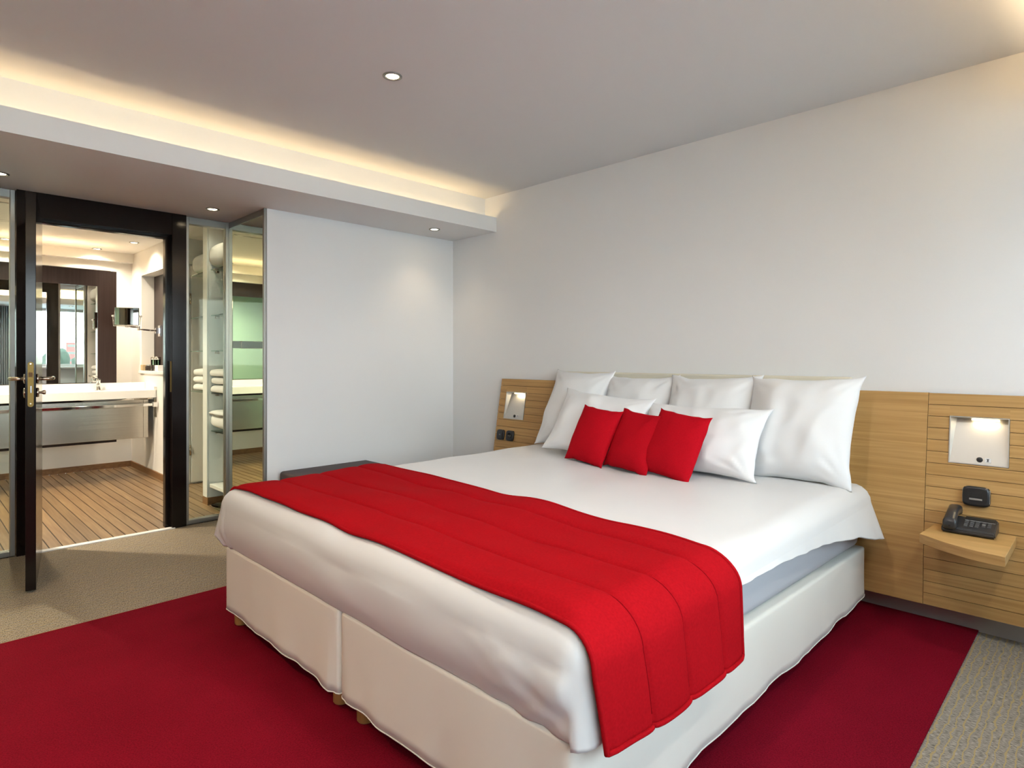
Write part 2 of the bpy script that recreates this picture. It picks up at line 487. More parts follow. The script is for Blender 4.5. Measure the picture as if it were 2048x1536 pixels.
# bathroom shell
BX0, BX1, ZB = -1.3, 2.75, 2.39
fl = struct(box('floor_bathroom', (BX0, BX1, 4.81, YP, -0.06, -0.0035), 'caulk'))
PW = 0.0705
k = 0
shared = None
while BX0 + k * PW < BX1 - 0.03:
    xx = BX0 + k * PW
    if shared is None:
        bm = bmesh.new(); bx(bm, 0.003, PW - 0.003, 0, YP - 4.835, 0, 0.0045, bevel=0.0012, seg=1)
        p = mk('plank', bm, 'teak', None); shared = p.data
    else:
        p = bpy.data.objects.new('plank', shared); COL.objects.link(p)
    p.location = (xx, 4.835, -0.0035); p.parent = fl
    k += 1
struct(box('ceiling_bathroom', (BX0, BX1, 4.99, YP, ZB, ZB + 0.1), 'bathpaint'))
struct(box('wall_bathroom_header', (XL, XB, 4.95, 4.99, ZS0, ZC), 'bathpaint'))
struct(box('wall_bathroom_back', (BX0, BX1, YP, YP + 0.1, 0, ZB), 'bathpaint'))
struct(box('trim_2', (BX0, 1.85, 7.83, YP, 2.29, ZB), 'bathpaint'))
struct(box('wall_bathroom_left', (BX0 - 0.1, BX0, 4.95, YP, 0, ZB), 'bathpaint'))
# side wall with its niche
struct(boxes('wall_bathroom_right', [
    (1.85, 2.10, 6.40, YP, 0, 1.06), (1.85, 2.10, 6.40, YP, 2.12, ZB),
    (1.85, 2.10, 7.525, YP, 1.06, 2.12), (1.85, 2.10, 6.40, 6.55, 1.06, 2.12), (2.00, 2.10, 6.55, 7.525, 1.06, 2.12)], 'bathpaint'))
struct(box('trim_3', (1.972, 1.998, 6.552, 7.523, 1.092, 2.118), 'wengep'))
struct(box('trim_4', (1.828, 1.998, 6.552, 7.560, 1.06, 1.09), 'solid', None, 0.004))
# partition behind the shelves, the alcove's far wall and its door
struct(boxes('wall_bathroom_partition', [(1.81, BX1, 5.36, 5.46, 0.0, ZB)], 'bathpaint'))
struct(box('wall_bathroom_alcove', (BX1, BX1 + 0.1, 4.88, YP, 0, ZB), 'bathpaint'))
struct(box('wall_bathroom_closet', (2.30, BX1, 4.89, 5.36, 0, ZB), 'bathpaint'))
struct(boxes('wall_bathroom_door', [(2.10, BX1, 6.44, 6.54, 2.16, ZB)], 'bathpaint'))
struct(box('baseboard_bathroom_back', (BX0, 1.836, 7.912, YP, 0, 0.062), 'teakdark'))
struct(box('baseboard_bathroom_right', (1.836, 1.85, 6.40, 7.93, 0, 0.062), 'teakdark'))
struct(boxes('baseboard_bathroom_partition', [(1.798, 1.81, 5.35, 5.47, 0, 0.062), (1.81, 2.30, 5.348, 5.36, 0, 0.062)], 'teakdark'))
box('access_panel', (0.25, 1.34, 5.9, 7.23, ZB - 0.006, ZB - 0.0002), 'bathpaint', None, 0.002)
tag(bpy.data.objects['access_panel'], 'large white ceiling hatch panel above the bathroom vanity', 'ceiling panel')

# white inner bathroom door
e = struct(empty('door_2', (1.98, 6.40, 0)))
box('door_leaf', (1.995, 2.72, 6.375, 6.415, 0.012, 2.12), 'white', e, 0.004)
boxes('door_casing', [(1.852, 1.97, 6.378, 6.398, 0, 2.22), (1.97, 2.75, 6.378, 6.44, 2.14, 2.22), (1.97, 1.99, 6.39, 6.44, 0, 2.14)], 'white', e)
for zz in (0.28, 1.75):
    bm = bmesh.new(); lathe(bm, [(0.009, zz), (0.009, zz + 0.10)], (1.982, 6.370, 0), 10); mk('hinge', bm, 'nickel', e, True)

# ------------------------------------------------------------------ glass wall, dark door frame, door leaf
def glazed(name, x0, x1, label=None):
    e = struct(empty(name, ((x0 + x1) / 2, YG, 0)))
    f = 0.024
    box('stile', (x0, x0 + f, YG - 0.03, YG + 0.03, 0, ZS0), 'alu', e, 0.002)
    box('stile', (x1 - f, x1, YG - 0.03, YG + 0.03, 0, ZS0), 'alu', e, 0.002)
    box('top_rail', (x0 + f, x1 - f, YG - 0.03, YG + 0.03, ZS0 - 0.050, ZS0), 'alu', e, 0.002)
    box('bottom_rail', (x0 + f, x1 - f, YG - 0.03, YG + 0.03, 0, 0.030), 'alu', e, 0.002)
    box('pane', (x0 + f, x1 - f, YG - 0.004, YG + 0.004, 0.030, ZS0 - 0.050), 'glass', e)
    return e
glazed('window_1', -0.12, 0.500)
glazed('window_2', 1.470, 1.780)

e = struct(empty('window_5', (-0.7, 4.88, 0)))
box('frosted_pane', (BX0, -0.16, YG, YG + 0.012, 1.50, ZS0), 'frost', e)
box('frosted_pane', (BX0, -0.16, YG, YG + 0.012, 0.0, 1.38), 'frost', e)
for q0, q1 in ((-0.285, -0.13), (-0.70, -0.305), (BX0, -0.72)):
    box('dark_band', (q0, q1, YG - 0.002, YG + 0.014, 1.385, 1.495), 'blackm', e)
struct(box('wall_partition_left', (XL, BX0, 4.85, 4.95, 0, ZS0), 'paint'))

e = struct(empty('door_1', (1.0, 4.83, 0)))
box('jamb', (0.503, 0.605, 4.795, 4.925, 0, 2.262), 'wenge', e, 0.002)
box('jamb', (1.372, 1.467, 4.795, 4.925, 0, 2.262), 'wenge', e, 0.002)
box('lintel', (0.605, 1.372, 4.795, 4.925, 2.105, 2.262), 'wenge', e, 0.002)
boxes('door_stop', [(1.345, 1.372, 4.86, 4.91, 0, 2.105), (0.605, 0.63, 4.86, 4.91, 0, 2.105), (0.63, 1.345, 4.86, 4.91, 2.085, 2.105)], 'wenge', e)
box('strike_plate', (1.3695, 1.3722, 4.815, 4.838, 0.98, 1.20), 'brass', e)
for zz in (0.25, 1.05, 1.85):
    bm = bmesh.new(); lathe(bm, [(0.008, zz), (0.008, zz + 0.09)], (0.617, 4.790, 0), 10); mk('hinge', bm, 'nickel', e, True)
# leaf: a frame at the hinge, x along the leaf towards the lock edge, y = thickness (towards the room's left)
hin = Vector((0.628, 4.785, 0)); lat = Vector((0.499, 4.000, 0))
d = (lat - hin); LEN = d.length
leaf = empty('door_leaf_group', hin, (0, 0, math.atan2(d.y, d.x)))
# keep two levels: the leaf mesh is the part, its fittings are sub-parts
leafm = box('leaf', (0, LEN, -0.044, 0.0, 0.012, 2.088), 'wenge', None, 0.002)
leafm.parent = e
leafm.matrix_parent_inverse = Matrix.Translation(-Vector(e.location)) @ Matrix.LocRotScale(leaf.location, leaf.rotation_euler, None)
bpy.data.objects.remove(leaf)
def on_leaf(name, bm, m, smooth=False):
    return mk(name, bm, m, leafm, smooth, local=True)
zl = 1.113
bm = bmesh.new()  # brass forend with rounded ends
out = []
for k in range(13):
    a = math.pi * k / 12; out.append((-0.022 + 0.0125 * math.cos(a), 0.105 + 0.0125 * math.sin(a)))
for k in range(13):
    a = math.pi + math.pi * k / 12; out.append((-0.022 + 0.0125 * math.cos(a), -0.105 + 0.0125 * math.sin(a)))
a_ = [bm.verts.new((LEN - 0.0005, y, 1.085 + z)) for y, z in out]; b_ = [bm.verts.new((LEN + 0.0022, y, 1.085 + z)) for y, z in out]
bm.faces.new(b_); bm.faces.new(a_[::-1])
for i in range(len(out)): bm.faces.new((a_[i], a_[(i + 1) % len(out)], b_[(i + 1) % len(out)], b_[i]))
on_leaf('lock_plate', bm, 'brass')
bm = bmesh.new(); bx(bm, LEN + 0.002, LEN + 0.0035, -0.0305, -0.0135, 1.123, 1.148); on_leaf('latch_slot', bm, 'oakline')
bm = bmesh.new(); bx(bm, LEN + 0.002, LEN + 0.006, -0.024, -0.017, 1.040, 1.078, 0.0015); on_leaf('bolt', bm, 'silver')
for zz in (1.192, 0.985):
    bm = bmesh.new(); lathe(bm, [(0.0035, LEN + 0.002), (0.0035, LEN + 0.0032)], (0, -0.022, zz), 10, 'x'); on_leaf('screw', bm, 'nickel')
for s, y0 in ((1, 0.0), (-1, -0.044)):
    bm = bmesh.new(); lathe(bm, [(0.024, y0), (0.026, y0 + s * 0.004), (0.024, y0 + s * 0.010), (0.012, y0 + s * 0.011)], (LEN - 0.060, 0, zl), 20, 'y'); on_leaf('rose', bm, 'nickel', True)
    pts = [(LEN - 0.060, y0 + s * 0.008, zl), (LEN - 0.060, y0 + s * 0.035, zl), (LEN - 0.061, y0 + s * 0.050, zl), (LEN - 0.066, y0 + s * 0.060, zl), (LEN - 0.078, y0 + s * 0.066, zl), (LEN - 0.10, y0 + s * 0.068, zl), (LEN - 0.185, y0 + s * 0.068, zl), (LEN - 0.19, y0 + s * 0.068, zl)]
    bm = bmesh.new(); tube(bm, pts, [0.0095] * 7 + [0.006], 12); on_leaf('lever_handle', bm, 'nickel', True)
    bm = bmesh.new(); lathe(bm, [(0.024, y0), (0.026, y0 + s * 0.004), (0.024, y0 + s * 0.010), (0.010, y0 + s * 0.011)], (LEN - 0.060, 0, 1.040), 20, 'y'); on_leaf('rose', bm, 'nickel', True)
bm = bmesh.new(); lathe(bm, [(0.007, 0.010), (0.006, 0.018), (0.012, 0.030), (0.011, 0.038), (0.004, 0.040)], (LEN - 0.060, 0, 1.040), 12, 'y'); on_leaf('thumb_turn', bm, 'nickel', True)

# tinted mirror on the side of the white wall, framed in aluminium
e = empty('wall_mirror', (1.785, 4.52, 0))
tag(e, 'tall tinted mirror panel on the side of the white wall, in an aluminium frame', 'mirror')
box('mirror_glass', (1.780, 1.7915, 4.205, 4.826, 0.030, ZS0 - 0.045), 'mirrorg', e)
box('frame', (1.772, 1.7915, 4.176, 4.205, 0, ZS0), 'alu', e, 0.003)
box('frame', (1.776, 1.7915, 4.826, 4.829, 0, ZS0), 'alu', e)
box('frame', (1.776, 1.7915, 4.205, 4.826, ZS0 - 0.045, ZS0), 'alu', e, 0.002)
box('frame', (1.776, 1.7915, 4.205, 4.826, 0, 0.030), 'alu', e, 0.002)

# ------------------------------------------------------------------ lights of the room, with unseen fill spots added
def spot_light(parent, loc, w, col, size=100, blend=0.9, rad=0.03, local=True):
    ld = bpy.data.lights.new('lamp_light', 'SPOT'); ld.energy = w; ld.color = col; ld.spot_size = R(size); ld.spot_blend = blend; ld.shadow_soft_size = rad
    lo = bpy.data.objects.new('lamp_light', ld); COL.objects.link(lo); lo.parent = parent; lo.location = loc
    return lo

WARM = (1.0, 0.78, 0.52)
def downlight(loc, label, w=SPOT_W, group=None, col=WARM, size=110, r=0.045, lens='bulb'):
    e = empty('downlight', loc)
    tag(e, label, 'ceiling light', group)
    bm = bmesh.new(); lathe(bm, [(r, -0.0005), (r, -0.004), (r * 0.88, -0.007), (r * 0.70, -0.005), (r * 0.68, -0.0005)], (0, 0, 0), 28); mk('trim_ring', bm, 'alu', e, True, local=True)
    bm = bmesh.new(); lathe(bm, [(r * 0.68, -0.0010), (r * 0.60, -0.0032), (0.0, -0.0045)], (0, 0, 0), 20); mk('lens', bm, lens, e, True, local=True)
    spot_light(e, (0, 0, -0.015), w, col, size)
    return e

G = 'recessed ceiling spotlights'
downlight((1.645, 2.433, ZC), 'single recessed spotlight in the main ceiling above the bed', 15, G, (1.0, 0.95, 0.89))
downlight((1.533, 4.465, ZS0), 'recessed spotlight in the lowered ceiling in front of the narrow glass pane', 12, G)
downlight((3.031, 3.891, ZS0), 'recessed spotlight in the lowered ceiling above the white wall near the corner', 3, G)
downlight((0.392, 4.452, ZS0), 'recessed spotlight cut by the left picture edge, above the door', 8, G)
downlight((-0.60, 2.433, ZC), 'added out-of-frame fill spotlight in the main ceiling over the open floor by the left wall', 66, G, (1.0, 0.70, 0.42))  # added to throw warm light on the bed foot; no lamp known here
downlight((0.0, 1.1, ZC), 'added out-of-frame fill spotlight in the main ceiling just in front of the window band', 20, G, (1.0, 0.70, 0.42))  # unseen spot put in as extra warm fill

downlight((1.35, 0.95, ZC), 'added out-of-frame fill spotlight in the main ceiling over the near side of the bed', 24, G, (1.0, 0.95, 0.89), 165)  # wide cone added to brighten the headboard wall and pillows
for px_, w_, t_ in ((2.45, 16, 'nearest the headboard wall'), (1.20, 9, 'in the middle of the row'), (0.0, 8, 'at the far end of the row')):
    downlight((px_, -0.30, 2.285), 'added unseen fill spotlight under the window side ceiling band, ' + t_, w_, G, (1.0, 0.95, 0.89), 150)  # invented row, lifts the light on the right side of the room

def cove(name, label, y, z, x0, x1, w, col, wide=0.04):
    e = empty(name, ((x0 + x1) / 2, y, z))
    tag(e, label, 'cove light')
    bm = bmesh.new(); bx(bm, x0, x1, y - wide * 0.55, y + wide * 0.55, z - 0.012, z); mk('channel', bm, 'alu', e)
    bm = bmesh.new(); bx(bm, x0, x1, y - 0.008, y + 0.008, z + 0.0005, z + 0.003); mk('diffuser', bm, 'tube', e)
    ld = bpy.data.lights.new('cove_glow', 'AREA'); ld.shape = 'RECTANGLE'; ld.size = x1 - x0; ld.size_y = wide; ld.energy = w; ld.color = col
    lo = bpy.data.objects.new('cove_glow', ld); COL.objects.link(lo); lo.parent = e; lo.location = (0, 0, 0.006); lo.rotation_euler = (R(180), 0, 0)
COVE = (1.0, 0.74, 0.42)
cove('cove_light', 'hidden light strip in the trough above the white end wall', 3.722, ZS0 + 0.040, XL + 0.1, 3.36, COVE_W * 0.21, COVE)
cove('cove_light', 'hidden light strip in the trough on the window side', 0.042, 2.325, XL + 0.1, 3.20, COVE_W * 1.5, COVE, 0.10)

# bathroom spots
GB = 'bathroom ceiling spotlights'
downlight((1.475, 7.70, ZB), 'bathroom spotlight over the right end of the vanity', BATH_W, GB, (1.0, 0.86, 0.66), 150)
downlight((0.721, 7.70, ZB), 'bathroom spotlight over the middle of the vanity, seen through the left pane', BATH_W, GB, (1.0, 0.86, 0.66), 150)
downlight((0.616, 6.661, ZB), 'bathroom spotlight in front of the vanity, seen through the left pane', BATH_W * 3.8, GB, (1.0, 0.86, 0.66), 150)
downlight((0.10, 5.60, ZB), 'bathroom spotlight above the planked floor near the door', BATH_W * 5.5, GB, (1.0, 0.86, 0.66), 150)
downlight((1.66, 7.02, ZB), 'bathroom spotlight washing the wall above the niche', BATH_W * 0.8, GB, (1.0, 0.86, 0.66), 150)
downlight((1.62, 5.10, ZB), 'bathroom spotlight beside the towel shelves', BATH_W * 0.10, GB, (1.0, 0.86, 0.66), 150)

# ------------------------------------------------------------------ rug
bm = bmesh.new(); bx(bm, -1.5, 3.39, 0.433, 3.362, 0.0005, 0.009, 0.003)
tag(mk('rug', bm, 'rug'), 'large plain red rug running under the bed up to the headboard wall', 'rug')

# ------------------------------------------------------------------ bed
def base_hem(seed):
    def f(x, y):
        return 0.085 + 0.016 * nz(x * 3.1 + seed, y * 3.1) + 0.008 * nz(x * 9 + seed, y * 9)
    return f
def base_out(seed, skip):
    def f(x, y, t):
        if abs(y - skip) < 0.05: return 0.0
        return 0.004 * t + 0.014 * t * nz(x * 5 + seed, y * 5, 2.0) + 0.004 * t * nz(x * 15 + seed, y * 15, t)
    return f
for y0, y1, lab, sd in ((1.866, 2.885, 'left divan half of the bed in an ecru fabric valance, beside the glass wall', 3.0),
                        (0.850, 1.858, 'right divan half of the bed in an ecru fabric valance, nearest the camera', 11.0)):
    e = empty('divan_bed', (2.15, (y0 + y1) / 2, 0)); tag(e, lab, 'divan', 'two divan halves side by side')
    skip = 1.862
    bm = drape(1.045, 3.265, y0, y1, 0.368, 0.018, 0.014, base_hem(sd), base_out(sd, skip), n=60, nd=14)
    def slope(p): p.z -= 0.050 * max(0, (p.x - 1.045) / 2.22) * max(0, (p.z - 0.09) / 0.278)
    for v in bm.verts: slope(v.co)
    solid(mk('valance', bm, 'skirt', e, True), 0.004)
    bm = bmesh.new(); tube(bm, list(RING), 0.0022, 6, True); mk('hem', bm, 'hem', e, True)
    box('box_spring', (1.08, 3.23, y0 + 0.03, y1 - 0.03, 0.115, 0.300), 'sheet', e, 0.01)
    for lx in (1.10, 3.17):
        for ly in (y0 + 0.075, y1 - 0.075):
            if y0 > 1.5 and ly > 2.7: ly = 2.835
            bm = bmesh.new(); lathe(bm, [(0.026, 0.009), (0.030, 0.014), (0.031, 0.118)], (lx, ly, 0), 20); mk('leg', bm, 'legwood', e, True)
# hem seams of the valances would be lost at this size; mattress
bm = bmesh.new(); bx(bm, 1.085, 3.245, 0.868, 2.858, 0.369, 0.598, 0.045, 4)
for v in bm.verts:
    if v.co.z < 0.48: v.co.z -= 0.050 * max(0, (v.co.x - 1.085) / 2.16)
tag(mk('mattress', bm, 'sheet', None, True), 'white mattress in a fitted sheet on the two divan halves', 'mattress')

ZT = 0.628
def dtop(x, y):
    z = 0.012 * nz(x * 1.7, y * 1.5, 4) + 0.005 * nz(x * 4.5, y * 3.5, 9)
    # slight sag along the join of the two bases and towards the head
    z -= 0.010 * math.exp(-((y - 1.86) / 0.12) ** 2)
    z += 0.010 * ss(2.6, 1.4, x) if False else 0
    return z
NEAR_HEM = [(1.0, 0.366), (1.14, 0.372), (1.30, 0.45), (1.55, 0.52), (1.75, 0.535), (2.1, 0.525), (2.4, 0.508), (2.62, 0.488), (2.92, 0.448), (3.10, 0.405), (3.30, 0.365)]
def dhem(x, y):
    if x < 1.06 and 0.84 < y < 2.88: return 0.366 + 0.004 * nz(y * 5, 1.0)
    if x > 3.2 and 0.90 < y < 2.85: return 0.55
    if y < 1.2: return lerp_pts(NEAR_HEM, x) + 0.006 * nz(x * 9, 3.3)
    return lerp_pts([(1.0, 0.425), (1.1, 0.425), (3.3, 0.44)], x) + 0.006 * nz(x * 7, 1.3)
def dout(x, y, t):
    o = 0.010 * t * nz(x * 5, y * 5, 6) + 0.005 * t * nz(x * 14, y * 14, 6)
    if x < 1.06 and 0.84 < y < 2.88:
        o = 0.014 * math.sin(math.pi * min(1, t * 1.0)) - 0.030 * t * t + 0.006 * nz(y * 3, t * 2, 5)
        cw = ss(1.30, 0.88, y)     # folds gathered at the near corner
        o += cw * (0.0045 * math.sin(y * 46 - t * 5.0 + 5 * nz(y * 5, t * 2.5, 1)) * (0.3 + t) + 0.012 * nz(y * 8 + t * 2, t * 2.2, 3))
        cf = ss(2.74, 2.90, y)
        return o + cf * (0.008 * math.sin(y * 120 + t * 2) + 0.012 * t)
    if y < 1.2:
        o += 0.045 * t * ss(2.3, 3.25, x) + 0.008 * t
    elif y > 2.5:
        o += 0.030 * t * ss(1.6, 1.05, x)
    return o
bm = drape(1.020, 3.255, 0.812, 2.915, ZT, 0.055, 0.085, dhem, dout, dtop, n=110, nd=24)
dv = mk('duvet', bm, 'duvet', None, True)
solid(dv, 0.010)
tag(dv, 'white satin duvet spread over the bed under the red runner', 'duvet')

# runner: a strip across the bed, hanging over both long sides
def foot_drop(x):
    r = 0.085; d_ = (1.020 + r) - x
    if d_ <= 0: return 0.0
    d_ = min(d_, r)
    return r - math.sqrt(max(r * r - d_ * d_, 0))
YN, YF, RE = 0.800, 2.928, 0.092
def cross(s):
    """s: metres along the strip, 0 at the near hem; returns y, z"""
    hang = 0.180; arc = RE * math.pi / 2; flat = (YF - YN) - 2 * RE
    if s < hang: return YN - 0.018 * (1 - s / hang), 0.358 + s, 1 - s / hang
    s -= hang; ztop = 0.358 + hang + RE
    if s < arc:
        a = s / RE; return YN + RE * (1 - math.cos(a)), ztop - RE + RE * math.sin(a), 0
    s -= arc
    if s < flat: return YN + RE + s, ztop, 0
    s -= flat
    if s < arc:
        a = s / RE; return YF - RE + RE * math.sin(a), ztop - RE + RE * math.cos(a), 0
    s -= arc
    return YF + 0.006, ztop - RE - s, s / hang
LS = 0.180 + RE * math.pi + (YF - YN - 2 * RE) + 0.15
NS, NT = 190, 170
SEAMS = [0.0, 0.26, 0.523, 0.80, 1.0]
def runner_pt(s, f):
    y, z, h = cross(s)
    xf = lerp_pts([(0.78, 1.045), (0.90, 1.056), (1.10, 1.060), (1.50, 1.078), (2.0, 1.090), (2.6, 1.085), (2.95, 1.075)], y)
    xb = lerp_pts([(0.78, 1.745), (0.90, 1.735), (1.20, 1.780), (1.60, 1.825), (2.0, 1.850), (2.6, 1.865), (2.95, 1.86)], y)
    if y < 0.80: xf += 0.030 * h; xb -= 0.012 * h
    x = xf + (xb - xf) * f
    for a_, b_ in zip(SEAMS, SEAMS[1:]):
        if a_ <= f <= b_: u = abs((f - a_) / (b_ - a_) * 2 - 1); wd = (b_ - a_) * 0.72
    dm = (1 - u) / 2 * wd                       # metres to the nearest seam
    puff = 0.0085 * (1 - u ** 4) - 0.005 * math.exp(-(dm / 0.006) ** 2)
    edge = min(f, 1 - f) * (xb - xf)
    puff *= 0.35 + 0.65 * ss(0, 0.03, edge)
    wave = 0.016 * nz(x * 2.6, s * 1.9, 2.0) + 0.008 * nz(x * 6, s * 4.0, 8.0)
    if y > 0.9 and y < 2.84:
        z += 0.010 + puff + 0.6 * wave + dtop(x, y) - foot_drop(x)
    else:
        k = 1 - ss(YN, YN + RE + 0.01, y) if y < 1.5 else ss(YF - RE - 0.01, YF, y)
        sgn = -1 if y < 1.5 else 1
        z += (0.010 + puff + 0.6 * wave + dtop(x, max(0.9, min(2.84, y))) - foot_drop(x) * (1 - k)) * (1 - k)
        y += sgn * k * (0.012 + 0.8 * puff + wave + 0.006 * h * math.sin(x * 9.0))
        if h > 0.0: z += 0.010 * nz(x * 4, 7.7) * h
    return Vector((x, y, z))
bm = bmesh.new(); grid = []
for i in range(NS + 1):
    grid.append([bm.verts.new(runner_pt(LS * i / NS, j / NT)) for j in range(NT + 1)])
for i in range(NS):
    for j in range(NT):
        bm.faces.new((grid[i][j], grid[i + 1][j], grid[i + 1][j + 1], grid[i][j + 1]))
per = [runner_pt(LS * i / NS, 0) for i in range(NS + 1)] + [runner_pt(LS, j / NT) for j in range(1, NT + 1)] + \
      [runner_pt(LS * i / NS, 1) for i in range(NS - 1, -1, -1)] + [runner_pt(0, j / NT) for j in range(NT - 1, 0, -1)]
e = empty('bed_runner', (1.45, 1.86, 0.64))
tag(e, 'red quilted felt bed runner laid across the foot of the bed', 'bed runner')
rn = mk('runner_cloth', bm, 'red', e, True); solid(rn, 0.008)
bm = bmesh.new(); tube(bm, per, 0.0065, 8, True); mk('piping', bm, 'red', e, True)
for f_ in SEAMS[1:-1]:
    bm = bmesh.new(); tube(bm, [runner_pt(LS * i / NS, f_) + Vector((0, 0, 0.0006)) for i in range(2, NS - 1)], 0.0016, 5); mk('seam', bm, 'redseam', e, True)

# ------------------------------------------------------------------ pillows and cushions
def pillow(name, m, w, h, t, loc, lean, yaw=0, roll=0, seed=0, pinch=0.078, wr=0.015, label='', cat='pillow', group=None, sag=0.0, n=44):
    bm = bmesh.new()
    def surf(u, v, side):
        # outline: the sides bow in between the corners
        ear = 1 + 0.035 * (u * u * v * v) ** 4
        X = u * w / 2 * (1 - pinch * (1 - v * v) * abs(u) ** 1.5) * ear
        Z = v * h / 2 * (1 - pinch * (1 - u * u) * abs(v) ** 1.5) * ear
        e_ = max(0.0, (1 - abs(u) ** 2.4)) * max(0.0, (1 - abs(v) ** 2.4))
        th = t / 2 * e_ ** 0.56
        # creases run out of the corners and across the middle
        cr = 0
        for cu in (-1, 1):
            for cv in (-1, 1):
                du, dv_ = u - cu, v - cv; dd = math.hypot(du, dv_); an = math.atan2(dv_, du)
                cr += math.sin(an * 13 + seed * 1.7 + cu + 2 * cv) * math.exp(-((dd - 0.35) / 0.28) ** 2) * 0.5
        wv = wr * (0.9 * nz(X * 5 + seed, Z * 6, side * 3 + seed) + 0.55 * nz(X * 12 + seed, Z * 9, side * 2) + 0.60 * cr + 0.55 * (max(0.0, 1 - 2.2 * abs(nz(X * 4.5 + Z * 2.0 + seed, Z * 5 - X * 2.5, seed * 2 + side))) ** 2 - 0.3))
        Y = side * (th + wv * min(1, e_ * 2.2))
        Z -= sag * (1 - v) * 0.5 * abs(u) ** 2 * h * 0
        ed = 0.010 * nz(u * 3 + seed, v * 3, 5)
        return Vector((X + ed * abs(v), Y + 0.012 * nz(X * 4 + seed, Z * 4, 11), Z + ed * abs(u)))
    g = {}
    for side in (-1, 1):
        for i in range(n + 1):
            for j in range(n + 1):
                u, v = math.sin((i / n - 0.5) * math.pi), math.sin((j / n - 0.5) * math.pi)
                u = 0.6 * u + 0.4 * (i / n * 2 - 1); v = 0.6 * v + 0.4 * (j / n * 2 - 1)
                if i in (0, n) or j in (0, n):
                    if side == 1: continue
                    g[(i, j, -1)] = g[(i, j, 1)] = bm.verts.new(surf(u, v, -1))
                else:
                    g[(i, j, side)] = bm.verts.new(surf(u, v, side))
    for side in (-1, 1):
        for i in range(n):
            for j in range(n):
                bm.faces.new((g[(i, j, side)], g[(i + 1, j, side)], g[(i + 1, j + 1, side)], g[(i, j + 1, side)]))
    o = mk(name, bm, m, None, True)
    o.location = loc
    o.rotation_euler = (Matrix.Rotation(R(-90 + yaw), 4, 'Z') @ Matrix.Rotation(R(-lean), 4, 'X') @ Matrix.Rotation(R(roll), 4, 'Y')).to_euler()
    tag(o, label, cat, group)
    return o

PB, PF, PC = 'square white pillows against the headboard', 'white pillows in the front row', 'small red cushions on the bed'
pillow('pillow', 'linen', 0.475, 0.55, 0.19, (3.185, 2.575, 0.888), 26, 2, 1, 1, label='square white pillow against the headboard, beside the lit recess by the corner', group=PB)
pillow('pillow', 'linen', 0.50, 0.53, 0.18, (3.200, 2.115, 0.872), 26, 1, -1, 2, label='square white pillow against the headboard, second from the room corner', group=PB)
pillow('pillow', 'linen', 0.54, 0.53, 0.19, (3.180, 1.625, 0.880), 26, 0, -1, 3, label='square white pillow against the headboard, third from the room corner', group=PB)
pillow('pillow', 'linen', 0.54, 0.56, 0.20, (3.150, 1.125, 0.872), 26, -1, -1, 4, label='big square white pillow against the headboard, nearest the telephone', group=PB)
pillow('pillow', 'linen', 0.66, 0.42, 0.16, (2.950, 2.215, 0.822), 31, 0, 4, 5, label='white pillow in the front row, behind the left red cushion', group=PF)
pillow('pillow', 'linen', 0.70, 0.385, 0.17, (2.955, 1.560, 0.800), 31, -1, 0, 6, label='white pillow in the front row, behind the right red cushion', group=PF)
pillow('cushion', 'redc', 0.325, 0.335, 0.11, (2.795, 2.122, 0.779), 25, -12, 3, 7, pinch=0.05, wr=0.005, label='small red cushion, the one farthest from the telephone', cat='cushion', group=PC, n=32)
pillow('cushion', 'redc', 0.325, 0.335, 0.11, (2.775, 1.830, 0.776), 25, -12, 3, 8, pinch=0.05, wr=0.005, label='small red cushion, the middle one of three', cat='cushion', group=PC, n=32)
pillow('cushion', 'redc', 0.325, 0.345, 0.12, (2.755, 1.585, 0.783), 24, -10, 5, 9, pinch=0.05, wr=0.005, label='small red cushion, the one nearest the telephone', cat='cushion', group=PC, n=32)

# ------------------------------------------------------------------ headboard
HP = [(0.09, 3.305), (0.30, 3.315), (0.50, 3.335), (0.75, 3.375), (1.06, 3.430)]
def hx(z): return lerp_pts(HP, z)
HB0, HB1 = 0.095, 1.058
e = empty('headboard', (3.43, 1.86, 0))
tag(e, 'long curved oak headboard with grooved wings and a cream pad', 'headboard')
HEAD = e
YR0, YR1, YL0, YL1 = 0.190, 0.626, 2.960, 3.520   # wings
REC = [(0.327, 0.542), (3.232, 3.447)]
RZ0, RZ1 = 0.746, 0.956
NR = 18
dz = (HB1 - HB0) / NR
def slab(bm, y0, y1, z0, z1, dn, th, nseg=1):
    """a strip of the curved face between z0 and z1, its front dn behind the face, th thick"""
    zs = [z0 + (z1 - z0) * k / nseg for k in range(nseg + 1)]
    fr = [[bm.verts.new((hx(z) + dn, y, z)) for z in zs] for y in (y0, y1)]
    bk = [[bm.verts.new((hx(z) + dn + th, y, z)) for z in zs] for y in (y0, y1)]
    for k in range(nseg):
        bm.faces.new((fr[0][k], fr[1][k], fr[1][k + 1], fr[0][k + 1])); bm.faces.new((bk[0][k], bk[0][k + 1], bk[1][k + 1], bk[1][k]))
        for q in (0, 1): bm.faces.new((fr[q][k], fr[q][k + 1], bk[q][k + 1], bk[q][k]))
    for k in (0, nseg): bm.faces.new((fr[0][k], bk[0][k], bk[1][k], fr[1][k]))
